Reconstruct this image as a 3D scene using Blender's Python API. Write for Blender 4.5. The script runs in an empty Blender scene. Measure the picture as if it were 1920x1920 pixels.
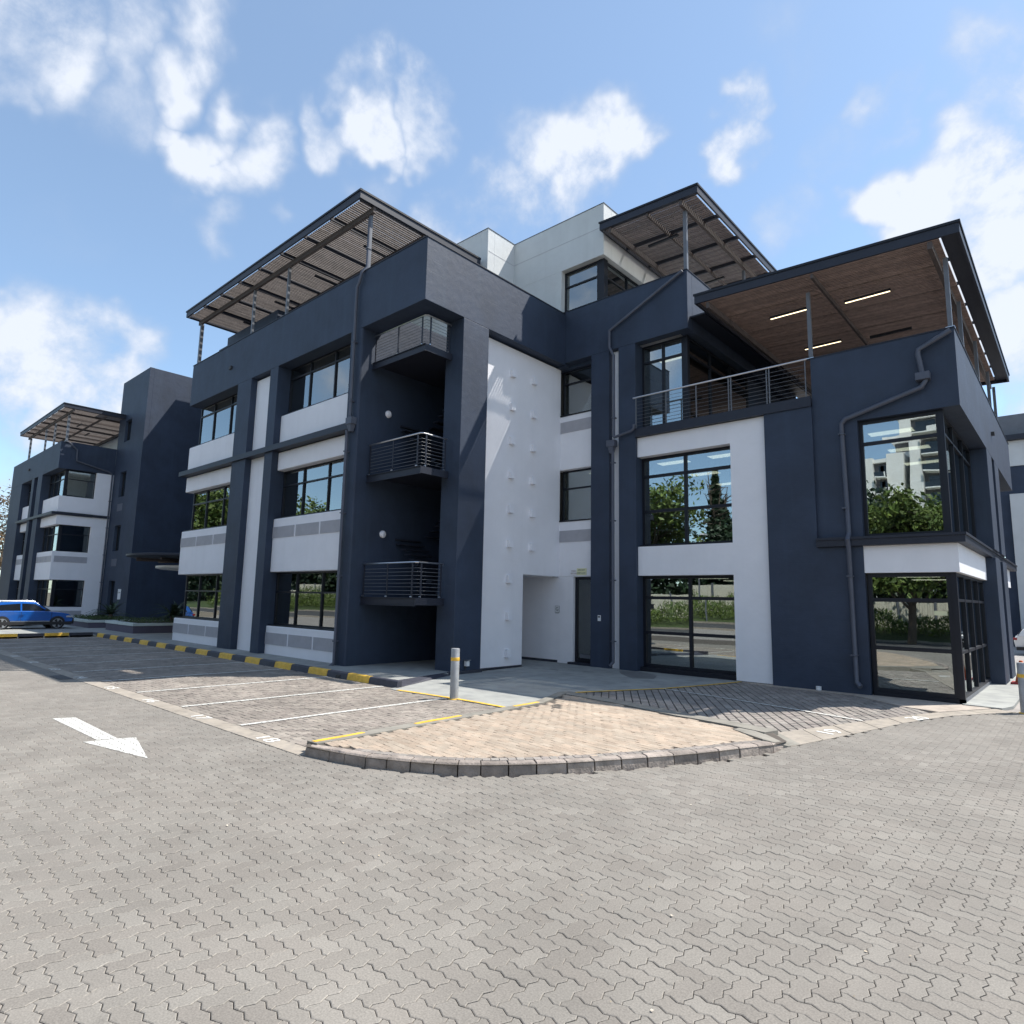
import bpy, bmesh, math, random
import numpy as np
from mathutils import Vector, Matrix
random.seed(7); rng = np.random.default_rng(7)
R = math.radians
S = bpy.context.scene
COL = S.collection

# ------------------------------------------------------------------ camera
RT = Vector((0.758152, -0.649929, 0.0)); 
yaw, pitch, roll = R(41.97), R(7.89), R(1.17)
cy, sy, cp, sp = math.cos(yaw), math.sin(yaw), math.cos(pitch), math.sin(pitch)
def tow(v):                                   # survey axes -> building axes (x along the fronts, y away from the road)
    return Vector((cy * v[0] - sy * v[1], sy * v[0] + cy * v[1], v[2]))
fw = (0, cp, sp); rt0 = (1, 0, 0); up0 = (0, -sp, cp)
rt = tuple(math.cos(roll) * a + math.sin(roll) * b for a, b in zip(rt0, up0))
up = tuple(-math.sin(roll) * a + math.cos(roll) * b for a, b in zip(rt0, up0))
RTw, UPw, FWw = tow(rt), tow(up), tow(fw)
camd = bpy.data.cameras.new('camera'); cam = bpy.data.objects.new('camera', camd); COL.objects.link(cam)
m = Matrix(((RTw.x, UPw.x, -FWw.x, 0), (RTw.y, UPw.y, -FWw.y, 0), (RTw.z, UPw.z, -FWw.z, 2.3), (0, 0, 0, 1)))
cam.matrix_world = m
camd.sensor_width = 36; camd.lens = 1188.4 / 1920 * 36; camd.clip_start = .05; camd.clip_end = 2000
S.camera = cam
S.render.resolution_x = S.render.resolution_y = 1024
def direction(px, py):
    return (RTw * (px - 960) - UPw * (py - 960) + FWw * 1188.4).normalized()

# ------------------------------------------------------------------ light
SUN = Vector((.69, 1, 1.89)).normalized()
ld = bpy.data.lights.new('sun', 'SUN'); ld.energy = 4.6; ld.angle = R(.5); ld.color = (1, .955, .89)
sun = bpy.data.objects.new('sun', ld); COL.objects.link(sun)
sun.rotation_mode = 'QUATERNION'; sun.rotation_quaternion = SUN.to_track_quat('Z', 'Y'); sun.location = (10, 30, 60)
S.view_settings.view_transform = 'Standard'; S.view_settings.look = 'None'
S.view_settings.gamma = 1; S.view_settings.use_curve_mapping = False
S.view_settings.exposure = 0.70
S.render.engine = 'CYCLES'
try:
    S.cycles.max_bounces = 8; S.cycles.transparent_max_bounces = 16; S.cycles.glossy_bounces = 5
    S.cycles.sample_clamp_indirect = 8
except Exception: pass

W = bpy.data.worlds.new('World'); S.world = W; W.use_nodes = True
nt = W.node_tree; N = nt.nodes; L = nt.links; N.clear()
def nn(t, **k):
    o = N.new(t)
    for a, b in k.items(): setattr(o, a, b)
    return o
out = nn('ShaderNodeOutputWorld'); bg = nn('ShaderNodeBackground'); bg.inputs[1].default_value = 1.0
L.new(bg.outputs[0], out.inputs[0])
sky = nn('ShaderNodeTexSky'); sky.sky_type = 'NISHITA'; sky.sun_disc = False
sky.sun_elevation = math.asin(SUN.z); sky.sun_rotation = math.atan2(SUN.x, SUN.y)
sky.altitude = 1500; sky.air_density = 1.0; sky.dust_density = 1.0; sky.ozone_density = 2.0
sk = nn('ShaderNodeVectorMath', operation='MULTIPLY'); sk.inputs[1].default_value = (.148, .158, .150)
L.new(sky.outputs[0], sk.inputs[0])
tc = nn('ShaderNodeTexCoord')
def mth(op, a, b=None, c=None, clamp=False):
    o = nn('ShaderNodeMath', operation=op); o.use_clamp = clamp
    for i, v in enumerate((a, b, c)):
        if v is None: continue
        if isinstance(v, (int, float)): o.inputs[i].default_value = v
        else: L.new(v, o.inputs[i])
    return o.outputs[0]
# clouds: one field of noise, thicker round the cloud banks seen that day
nz = nn('ShaderNodeTexNoise'); nz.inputs['Scale'].default_value = 6.5; nz.inputs['Detail'].default_value = 12; nz.inputs['Roughness'].default_value = .62
nz.inputs['Distortion'].default_value = .15
L.new(tc.outputs['Generated'], nz.inputs['Vector'])
nz3 = nn('ShaderNodeTexNoise'); nz3.inputs['Scale'].default_value = 6.5; nz3.inputs['Detail'].default_value = 4
L.new(tc.outputs['Generated'], nz3.inputs['Vector'])
wob = nn('ShaderNodeVectorMath', operation='SUBTRACT'); L.new(nz3.outputs['Color'], wob.inputs[0]); wob.inputs[1].default_value = (.5, .5, .5)
wos = nn('ShaderNodeVectorMath', operation='SCALE'); L.new(wob.outputs[0], wos.inputs[0]); wos.inputs['Scale'].default_value = .26
wdir = nn('ShaderNodeVectorMath', operation='ADD'); L.new(tc.outputs['Generated'], wdir.inputs[0]); L.new(wos.outputs[0], wdir.inputs[1])
BL = [(40, 40, 150, .72), (200, 10, 110, .55), (350, 30, 100, .72), (20, 150, 60, .5), (345, 160, 60, .6), (400, 225, 85, .85), (500, 280, 70, .75), (430, 290, 60, .75),
      (610, 235, 45, .6), (690, 205, 70, .9), (775, 230, 55, .7), (720, 250, 50, .7), (425, 395, 75, .6), (600, 380, 40, .4), (1100, 290, 95, 1), (1165, 250, 70, .95), (1030, 350, 110, .95),
      (940, 410, 110, .9), (880, 330, 55, .6), (1365, 200, 48, 1), (1345, 270, 62, 1), (1330, 290, 55, .9), (1640, 215, 75, .6), (1820, 330, 150, 1.1),
      (1930, 230, 130, 1.1), (1700, 370, 80, .9), (1860, 480, 150, 1.05), (1950, 650, 150, 1), (1950, 800, 120, .9), (60, 700, 140, 1), (170, 690, 90, 1),
      (10, 640, 90, 1), (30, 880, 110, .8), (1500, 420, 90, .35), (1480, 120, 130, .25), (1780, 480, 120, .8), (1850, 180, 110, .5), (250, 130, 130, .35), (720, 330, 70, .3), (1250, 330, 60, .4), (980, 300, 80, .4), (1560, 300, 90, .3), (640, 60, 160, .15), (120, 420, 120, .15)]
acc = None
for (px, py, r, w) in BL:
    d = direction(px, py); co = d.dot(FWw)
    rr = r / 1188.4 * co * co * 1.28
    ds = nn('ShaderNodeVectorMath', operation='DISTANCE'); L.new(wdir.outputs[0], ds.inputs[0]); ds.inputs[1].default_value = d
    mr = nn('ShaderNodeMapRange'); mr.interpolation_type = 'SMOOTHSTEP'
    mr.inputs['From Min'].default_value = rr * 1.35; mr.inputs['From Max'].default_value = rr * .25
    mr.inputs['To Min'].default_value = 0; mr.inputs['To Max'].default_value = w
    L.new(ds.outputs['Value'], mr.inputs['Value'])
    acc = mr.outputs[0] if acc is None else mth('MAXIMUM', acc, mr.outputs[0])
# the rest of the sky carries the same scattered cloud
nz2 = nn('ShaderNodeTexNoise'); nz2.inputs['Scale'].default_value = 1.9; nz2.inputs['Detail'].default_value = 3
L.new(tc.outputs['Generated'], nz2.inputs['Vector'])
gen = nn('ShaderNodeMapRange'); gen.inputs['From Min'].default_value = .48; gen.inputs['From Max'].default_value = .62; gen.inputs['To Max'].default_value = .95
L.new(nz2.outputs[0], gen.inputs['Value'])
dt = nn('ShaderNodeVectorMath', operation='DOT_PRODUCT'); L.new(tc.outputs['Generated'], dt.inputs[0]); dt.inputs[1].default_value = FWw
far = nn('ShaderNodeMapRange'); far.interpolation_type = 'SMOOTHSTEP'; far.inputs['From Min'].default_value = .62; far.inputs['From Max'].default_value = .35
L.new(dt.outputs['Value'], far.inputs['Value'])
acc = mth('MAXIMUM', acc, mth('MULTIPLY', gen.outputs[0], far.outputs[0]))
nzc = mth('MULTIPLY_ADD', nz.outputs[0], 5.0, -2.5)
den = mth('ADD', mth('MULTIPLY', acc, 1.38), mth('MULTIPLY', nzc, mth('ADD', acc, .08)))
dm = nn('ShaderNodeMapRange'); dm.interpolation_type = 'SMOOTHSTEP'; dm.inputs['From Min'].default_value = .10; dm.inputs['From Max'].default_value = 1.30
dm.inputs['To Max'].default_value = .95
L.new(den, dm.inputs['Value'])
haz = nn('ShaderNodeSeparateXYZ'); L.new(tc.outputs['Generated'], haz.inputs[0])
cc = nn('ShaderNodeMixRGB'); cc.inputs[1].default_value = (.32, .385, .50, 1); cc.inputs[2].default_value = (.55, .585, .65, 1)
cs = nn('ShaderNodeMapRange'); cs.inputs['From Min'].default_value = .3; cs.inputs['From Max'].default_value = 1.3; L.new(den, cs.inputs['Value']); L.new(cs.outputs[0], cc.inputs[0])
hz_ = nn('ShaderNodeMixRGB'); hz_.inputs[0].default_value = .22; L.new(sk.outputs[0], hz_.inputs[1]); hz_.inputs[2].default_value = (.36, .45, .58, 1)
mx = nn('ShaderNodeMixRGB'); L.new(dm.outputs[0], mx.inputs[0]); L.new(hz_.outputs[0], mx.inputs[1]); L.new(cc.outputs[0], mx.inputs[2])
L.new(mx.outputs[0], bg.inputs[0])

# ------------------------------------------------------------------ materials
def M(name, col, rough=.7, var=.12, vs=1.5, bump=0., bs=60, metal=0., island=0., col2=None, spec=.5, grime=0., detail=6, emit=None, bd=.01, bs2=0, streak=0., stain=0., course=0.):
    mt = bpy.data.materials.new(name); mt.use_nodes = True; t = mt.node_tree; n = t.nodes; l = t.links
    b = n['Principled BSDF']; b.inputs['Roughness'].default_value = rough; b.inputs['Metallic'].default_value = metal
    b.inputs['Specular IOR Level'].default_value = spec
    g = n.new('ShaderNodeNewGeometry')
    no = n.new('ShaderNodeTexNoise'); no.inputs['Scale'].default_value = vs; no.inputs['Detail'].default_value = detail; no.inputs['Roughness'].default_value = .6
    l.new(g.outputs['Position'], no.inputs['Vector'])
    mr = n.new('ShaderNodeMapRange'); mr.inputs['From Min'].default_value = .3; mr.inputs['From Max'].default_value = .7
    mr.inputs['To Min'].default_value = 1 - var; mr.inputs['To Max'].default_value = 1 + var
    l.new(no.outputs[0], mr.inputs['Value'])
    c = n.new('ShaderNodeRGB'); c.outputs[0].default_value = (*col, 1); src = c.outputs[0]
    if island:
        oi = n.new('ShaderNodeObjectInfo')
        ad = n.new('ShaderNodeMath'); ad.operation = 'ADD'; l.new(g.outputs['Random Per Island'], ad.inputs[0]); l.new(oi.outputs['Random'], ad.inputs[1])
        fr = n.new('ShaderNodeMath'); fr.operation = 'FRACT'; l.new(ad.outputs[0], fr.inputs[0])
        m2 = n.new('ShaderNodeMapRange'); m2.inputs['To Min'].default_value = 1 - island; m2.inputs['To Max'].default_value = 1 + island
        l.new(fr.outputs[0], m2.inputs['Value'])
        mm = n.new('ShaderNodeMath'); mm.operation = 'MULTIPLY'; l.new(mr.outputs[0], mm.inputs[0]); l.new(m2.outputs[0], mm.inputs[1]); val = mm.outputs[0]
        if col2:
            f2 = n.new('ShaderNodeMath'); f2.operation = 'MULTIPLY'; l.new(fr.outputs[0], f2.inputs[0]); f2.inputs[1].default_value = 7.31
            f3 = n.new('ShaderNodeMath'); f3.operation = 'FRACT'; l.new(f2.outputs[0], f3.inputs[0])
            mi = n.new('ShaderNodeMixRGB'); l.new(f3.outputs[0], mi.inputs[0]); l.new(src, mi.inputs[1]); mi.inputs[2].default_value = (*col2, 1); src = mi.outputs[0]
    else:
        val = mr.outputs[0]
        if col2:
            n2 = n.new('ShaderNodeTexNoise'); n2.inputs['Scale'].default_value = vs * 3.3; n2.inputs['Detail'].default_value = 5; l.new(g.outputs['Position'], n2.inputs['Vector'])
            r2 = n.new('ShaderNodeMapRange'); r2.inputs['From Min'].default_value = .45; r2.inputs['From Max'].default_value = .62; l.new(n2.outputs[0], r2.inputs['Value'])
            mi = n.new('ShaderNodeMixRGB'); l.new(r2.outputs[0], mi.inputs[0]); l.new(src, mi.inputs[1]); mi.inputs[2].default_value = (*col2, 1); src = mi.outputs[0]
    vm = n.new('ShaderNodeVectorMath'); vm.operation = 'SCALE'; l.new(src, vm.inputs[0]); l.new(val, vm.inputs['Scale'])
    l.new(vm.outputs[0], b.inputs['Base Color'])
    if grime:   # rain streaks: noise stretched down the wall
        mp = n.new('ShaderNodeMapping'); mp.inputs['Scale'].default_value = (2.2, 2.2, .12); l.new(g.outputs['Position'], mp.inputs[0])
        ng = n.new('ShaderNodeTexNoise'); ng.inputs['Scale'].default_value = 1.6; ng.inputs['Detail'].default_value = 6; l.new(mp.outputs[0], ng.inputs['Vector'])
        rg = n.new('ShaderNodeMapRange'); rg.inputs['From Min'].default_value = .5; rg.inputs['From Max'].default_value = .75; rg.inputs['To Max'].default_value = grime
        l.new(ng.outputs[0], rg.inputs['Value'])
        mg = n.new('ShaderNodeMixRGB'); l.new(rg.outputs[0], mg.inputs[0]); l.new(vm.outputs[0], mg.inputs[1]); mg.inputs[2].default_value = (.30, .29, .27, 1)
        l.new(mg.outputs[0], b.inputs['Base Color'])
    if streak:   # faint run-down marks and roller patches in the paint
        mp = n.new('ShaderNodeMapping'); mp.inputs['Scale'].default_value = (1.6, 1.6, .10); l.new(g.outputs['Position'], mp.inputs[0])
        ng = n.new('ShaderNodeTexNoise'); ng.inputs['Scale'].default_value = 1.3; ng.inputs['Detail'].default_value = 8; ng.inputs['Roughness'].default_value = .65; l.new(mp.outputs[0], ng.inputs['Vector'])
        rg = n.new('ShaderNodeMapRange'); rg.inputs['From Min'].default_value = .52; rg.inputs['From Max'].default_value = .80; rg.inputs['To Max'].default_value = streak
        l.new(ng.outputs[0], rg.inputs['Value'])
        ms = n.new('ShaderNodeMixRGB'); l.new(rg.outputs[0], ms.inputs[0]); l.new(vm.outputs[0], ms.inputs[1]); ms.inputs[2].default_value = (col[0] * 1.6, col[1] * 1.7, col[2] * 1.5, 1)
        l.new(ms.outputs[0], b.inputs['Base Color'])
    if stain:    # oil, tyre and dust patches on the paving
        n5 = n.new('ShaderNodeTexNoise'); n5.inputs['Scale'].default_value = .42; n5.inputs['Detail'].default_value = 7; n5.inputs['Roughness'].default_value = .68; n5.inputs['Distortion'].default_value = .6; l.new(g.outputs['Position'], n5.inputs['Vector'])
        r5 = n.new('ShaderNodeMapRange'); r5.inputs['From Min'].default_value = .36; r5.inputs['From Max'].default_value = .62; r5.inputs['To Min'].default_value = 1 - stain; r5.inputs['To Max'].default_value = 1 + stain * .55; l.new(n5.outputs[0], r5.inputs['Value'])
        n6 = n.new('ShaderNodeTexNoise'); n6.inputs['Scale'].default_value = 2.6; n6.inputs['Detail'].default_value = 3; l.new(g.outputs['Position'], n6.inputs['Vector'])
        r6 = n.new('ShaderNodeMapRange'); r6.inputs['From Min'].default_value = .70; r6.inputs['From Max'].default_value = .76; r6.inputs['To Min'].default_value = 1; r6.inputs['To Max'].default_value = .72; l.new(n6.outputs[0], r6.inputs['Value'])
        m5 = n.new('ShaderNodeMath'); m5.operation = 'MULTIPLY'; l.new(r5.outputs[0], m5.inputs[0]); l.new(r6.outputs[0], m5.inputs[1])
        v5 = n.new('ShaderNodeVectorMath'); v5.operation = 'SCALE'; l.new(vm.outputs[0], v5.inputs[0]); l.new(m5.outputs[0], v5.inputs['Scale']); l.new(v5.outputs[0], b.inputs['Base Color'])
    if bump:
        nb = n.new('ShaderNodeTexNoise'); nb.inputs['Scale'].default_value = bs; nb.inputs['Detail'].default_value = 5; l.new(g.outputs['Position'], nb.inputs['Vector'])
        h = nb.outputs[0]
        if bs2:
            nc = n.new('ShaderNodeTexNoise'); nc.inputs['Scale'].default_value = bs2; nc.inputs['Detail'].default_value = 3; l.new(g.outputs['Position'], nc.inputs['Vector'])
            aa = n.new('ShaderNodeMath'); aa.operation = 'MULTIPLY_ADD'; l.new(nc.outputs[0], aa.inputs[0]); aa.inputs[1].default_value = 3.0; l.new(nb.outputs[0], aa.inputs[2]); h = aa.outputs[0]
        if course:   # blockwork coursing telegraphing through the paint
            sx = n.new('ShaderNodeSeparateXYZ'); l.new(g.outputs['Position'], sx.inputs[0]); sa_ = n.new('ShaderNodeMath'); sa_.operation = 'ADD'; l.new(sx.outputs[0], sa_.inputs[0]); l.new(sx.outputs[1], sa_.inputs[1])
            cb = n.new('ShaderNodeCombineXYZ'); l.new(sa_.outputs[0], cb.inputs[0]); l.new(sx.outputs[2], cb.inputs[1])
            bt = n.new('ShaderNodeTexBrick'); bt.inputs['Scale'].default_value = 1; bt.inputs['Brick Width'].default_value = .78; bt.inputs['Row Height'].default_value = .39; bt.inputs['Mortar Size'].default_value = .012; bt.inputs['Mortar Smooth'].default_value = .8
            nw = n.new('ShaderNodeTexNoise'); nw.inputs['Scale'].default_value = 1.1; l.new(g.outputs['Position'], nw.inputs['Vector']); 
            l.new(cb.outputs[0], bt.inputs['Vector']); mw = n.new('ShaderNodeMapRange'); mw.inputs['From Min'].default_value = .48; mw.inputs['From Max'].default_value = .62; mw.inputs['To Max'].default_value = -course; l.new(nw.outputs[0], mw.inputs['Value'])
            mc = n.new('ShaderNodeMath'); mc.operation = 'MULTIPLY_ADD'; l.new(bt.outputs['Fac'], mc.inputs[0]); l.new(mw.outputs[0], mc.inputs[1]); l.new(h, mc.inputs[2]); h = mc.outputs[0]
        bu = n.new('ShaderNodeBump'); bu.inputs['Strength'].default_value = bump; bu.inputs['Distance'].default_value = bd
        l.new(h, bu.inputs['Height']); l.new(bu.outputs[0], b.inputs['Normal'])
    if emit:
        b.inputs['Emission Color'].default_value = (*emit[0], 1); b.inputs['Emission Strength'].default_value = emit[1]
    return mt
NAVY = M('navy_paint', (.027, .041, .072), .62, .20, .8, .32, 55, spec=.45, course=.5, bs2=4, bd=.010, streak=.5)

WHITE = M('white_plaster', (.80, .80, .83), .8, .03, 1.2, .2, 90, bs2=5, grime=.04)
LIGHT = M('pale_grey_plaster', (.60, .62, .62), .8, .05, 1.0, .25, 90, bs2=5, grime=.08)
FRAME = M('black_aluminium', (.010, .012, .019), .45, .1, 3, spec=.35)
STEEL = M('charcoal_steel', (.020, .024, .038), .5, .1, 3, spec=.4)
GREYST = M('grey_steel', (.13, .14, .16), .45, .1, 3)
WOOD = M('brown_slat', (.24, .18, .152), .75, .2, 6, .2, 40, island=.18)
WOODG = M('grey_brown_slat', (.205, .175, .158), .75, .2, 6, .2, 40, island=.18)
WOODB = M('brown_beam', (.080, .064, .060), .7, .15, 5)
CHROME = M('stainless_steel', (.62, .63, .65), .28, .05, 4, metal=1)
VENT = M('pale_grey_grille', (.44, .44, .475), .6, .06, 4)
INTW = M('interior_grey', (.10, .10, .105), .9, .1, 1)
INTC = M('interior_ceiling', (.22, .22, .22), .9, .05, 1)
LAMPM = M('ceiling_lamp', (.8, .8, .7), .5, 0, 1, emit=((1, .95, .72), 1.1))
TUBEM = M('tube_lamp', (.8, .8, .7), .5, 0, 1, emit=((1, .80, .50), 1.9))
BULKW = M('opal_white', (.75, .75, .8), .35, .02, 3)
PAVER = M('concrete_paver', (.212, .196, .172), .9, .10, .7, .25, 160, island=.06, col2=(.190, .172, .150), bs2=9, bd=.0016, stain=.10)
BAYP = M('bay_paver', (.215, .185, .160), .85, .22, .9, .5, 110, island=.16, col2=(.25, .222, .19), bs2=14, bd=.004, stain=.2)
RBAYP = M('worn_bay_paver', (.235, .215, .19), .85, .22, .9, .5, 110, island=.16, col2=(.23, .20, .18), bs2=14, bd=.005)
CLAY = M('clay_brick', (.365, .285, .215), .85, .14, 1.3, .5, 110, island=.12, col2=(.36, .30, .235), bs2=14, bd=.004, stain=.12)
SAND = M('joint_sand', (.085, .072, .06), .95, .25, 5)
KERBC = M('grey_kerb', (.235, .20, .175), .9, .35, 4, .45, 35, island=.12, col2=(.34, .29, .25), bs2=8, bd=.02)
KTOP = M('kerb_strip_concrete', (.325, .285, .235), .88, .16, 2.2, .5, 70, col2=(.27, .24, .205), bd=.006)
CONC = M('apron_concrete', (.30, .305, .285), .88, .16, .7, .4, 60, col2=(.25, .255, .245), bd=.005)
SANDC = M('sandy_concrete', (.40, .345, .29), .9, .16, 1.5, .4, 60, col2=(.33, .28, .235))
EDGEG = M('grey_edging', (.225, .21, .18), .9, .2, 3, .4, 60)
DPAINT = M('dark_kerb_paint', (.040, .042, .058), .6, .25, 5, .4, 40)
YEL = M('yellow_paint', (.72, .43, .045), .6, .18, 6, .3, 50, col2=(.74, .47, .08))
WHP = M('white_road_paint', (.62, .62, .58), .7, .12, 8, .4, 60, col2=(.44, .42, .39))
NUMP = M('number_paint', (.80, .80, .77), .6, .05, 8)
ASPH = M('asphalt', (.06, .06, .062), .9, .2, 1, .5, 90)
DIRT = M('dry_ground', (.19, .16, .12), .95, .3, .4, .3, 8)
BOLL = M('galvanised_post', (.36, .37, .38), .5, .15, 5, metal=.35)
LEAF = M('green_leaf', (.075, .125, .025), .6, .35, .8, island=.35, col2=(.12, .16, .03))
DLEAF = M('dark_leaf', (.025, .05, .022), .6, .3, .8, island=.35)
BLEAF = M('dry_leaf', (.12, .085, .05), .8, .3, .8, island=.3)
BARK = M('bark', (.11, .085, .065), .9, .2, 6, .5, 30)
HEDGE = M('hedge_leaf', (.04, .075, .02), .7, .3, 2, island=.4, col2=(.07, .10, .03))
CREAM = M('cream_cladding', (.58, .55, .46), .7, .06, 2)
TOWERW = M('tower_white', (.84, .83, .80), .7, .05, .5)
TOWERG = M('tower_grey', (.13, .13, .14), .7, .1, .5)
BLUE = M('blue_car_paint', (.004, .10, .42), .22, .03, 1, spec=.8)
BLUE.node_tree.nodes['Principled BSDF'].inputs['Coat Weight'].default_value = 1
CWHITE = M('white_car_paint', (.78, .78, .77), .25, .02, 1, spec=.8)
CDARK = M('dark_car_paint', (.04, .06, .09), .25, .02, 1, spec=.8)
TYRE = M('tyre_rubber', (.02, .02, .02), .85, .1, 9)
BPLAST = M('black_plastic', (.018, .018, .02), .55, .1, 9)
ALLOY = M('alloy', (.45, .46, .48), .3, .05, 5, metal=.8)
CGLASS = M('car_glass', (.012, .015, .02), .06, 0, 1, spec=.9)
LAMPG = M('lamp_glass', (.5, .5, .5), .1, 0, 1, spec=.9)
ORANGE = M('orange_plastic', (.62, .12, .03), .6, .15, 8); REDP = M('red_plastic', (.28, .02, .02), .6, .1, 8)
PURP = M('planter_paint', (.10, .09, .125), .75, .1, 1); PLANTTOP = M('planter_cap', (.50, .56, .54), .7, .1, 2)
SOIL = M('soil', (.05, .04, .03), .95, .3, 4)
SIGNW = M('sign_white', (.72, .73, .74), .5, .02, 3); SIGNY = M('sign_yellow', (.70, .70, .45), .5, .02, 3)
INK = M('sign_ink', (.03, .04, .04), .6, 0, 1); INKR = M('sign_red_ink', (.22, .06, .06), .6, 0, 1)
if True:
    # fine aggregate speckle and paler worn arrises on the pavers
    for mt_ in (PAVER, BAYP, RBAYP, CLAY):
        t_ = mt_.node_tree; b_ = t_.nodes['Principled BSDF']; src_ = b_.inputs['Base Color'].links[0].from_socket
        g_ = t_.nodes.new('ShaderNodeNewGeometry'); f_ = t_.nodes.new('ShaderNodeTexNoise'); f_.inputs['Scale'].default_value = 85; f_.inputs['Detail'].default_value = 4; t_.links.new(g_.outputs['Position'], f_.inputs['Vector'])
        r_ = t_.nodes.new('ShaderNodeMapRange'); r_.inputs['From Min'].default_value = .3; r_.inputs['From Max'].default_value = .72; r_.inputs['To Min'].default_value = .80; r_.inputs['To Max'].default_value = 1.22; t_.links.new(f_.outputs[0], r_.inputs['Value'])
        z_ = t_.nodes.new('ShaderNodeSeparateXYZ'); t_.links.new(g_.outputs['True Normal'], z_.inputs[0]); q_ = t_.nodes.new('ShaderNodeMapRange'); q_.inputs['From Min'].default_value = .75; q_.inputs['From Max'].default_value = .97; q_.inputs['To Min'].default_value = 1.25; q_.inputs['To Max'].default_value = 1; t_.links.new(z_.outputs[2], q_.inputs['Value'])
        m_ = t_.nodes.new('ShaderNodeMath'); m_.operation = 'MULTIPLY'; t_.links.new(r_.outputs[0], m_.inputs[0]); t_.links.new(q_.outputs[0], m_.inputs[1])
        v_ = t_.nodes.new('ShaderNodeVectorMath'); v_.operation = 'SCALE'; t_.links.new(src_, v_.inputs[0]); t_.links.new(m_.outputs[0], v_.inputs['Scale']); t_.links.new(v_.outputs[0], b_.inputs['Base Color'])
IRON = M('cast_iron', (.04, .04, .042), .6, .3, 9, .5, 40)
WET = M('damp_concrete', (.17, .172, .168), .6, .15, 2)

def glass(name, tint, refl, rough=0.0):
    mt = bpy.data.materials.new(name); mt.use_nodes = True; t = mt.node_tree; n = t.nodes; l = t.links; n.clear()
    o = n.new('ShaderNodeOutputMaterial'); tr = n.new('ShaderNodeBsdfTransparent'); tr.inputs[0].default_value = (*tint, 1)
    gl = n.new('ShaderNodeBsdfGlossy'); gl.inputs['Roughness'].default_value = rough; gl.inputs['Color'].default_value = (.86, .92, .92, 1)
    fr = n.new('ShaderNodeFresnel'); fr.inputs[0].default_value = 1.6
    ad = n.new('ShaderNodeMath'); ad.operation = 'MULTIPLY_ADD'; ad.use_clamp = True; ad.inputs[1].default_value = 1 - refl; ad.inputs[2].default_value = refl
    l.new(fr.outputs[0], ad.inputs[0])
    mi = n.new('ShaderNodeMixShader'); l.new(ad.outputs[0], mi.inputs[0]); l.new(tr.outputs[0], mi.inputs[1]); l.new(gl.outputs[0], mi.inputs[2])
    g = n.new('ShaderNodeNewGeometry'); nb = n.new('ShaderNodeTexNoise'); nb.inputs['Scale'].default_value = .9; nb.inputs['Detail'].default_value = 1
    l.new(g.outputs['Position'], nb.inputs['Vector'])
    bu = n.new('ShaderNodeBump'); bu.inputs['Strength'].default_value = .06; bu.inputs['Distance'].default_value = .02; l.new(nb.outputs[0], bu.inputs['Height'])
    l.new(bu.outputs[0], gl.inputs['Normal']); l.new(mi.outputs[0], o.inputs[0])
    return mt
GLASS = glass('tinted_window_glass', (.62, .66, .66), .30)

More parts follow.
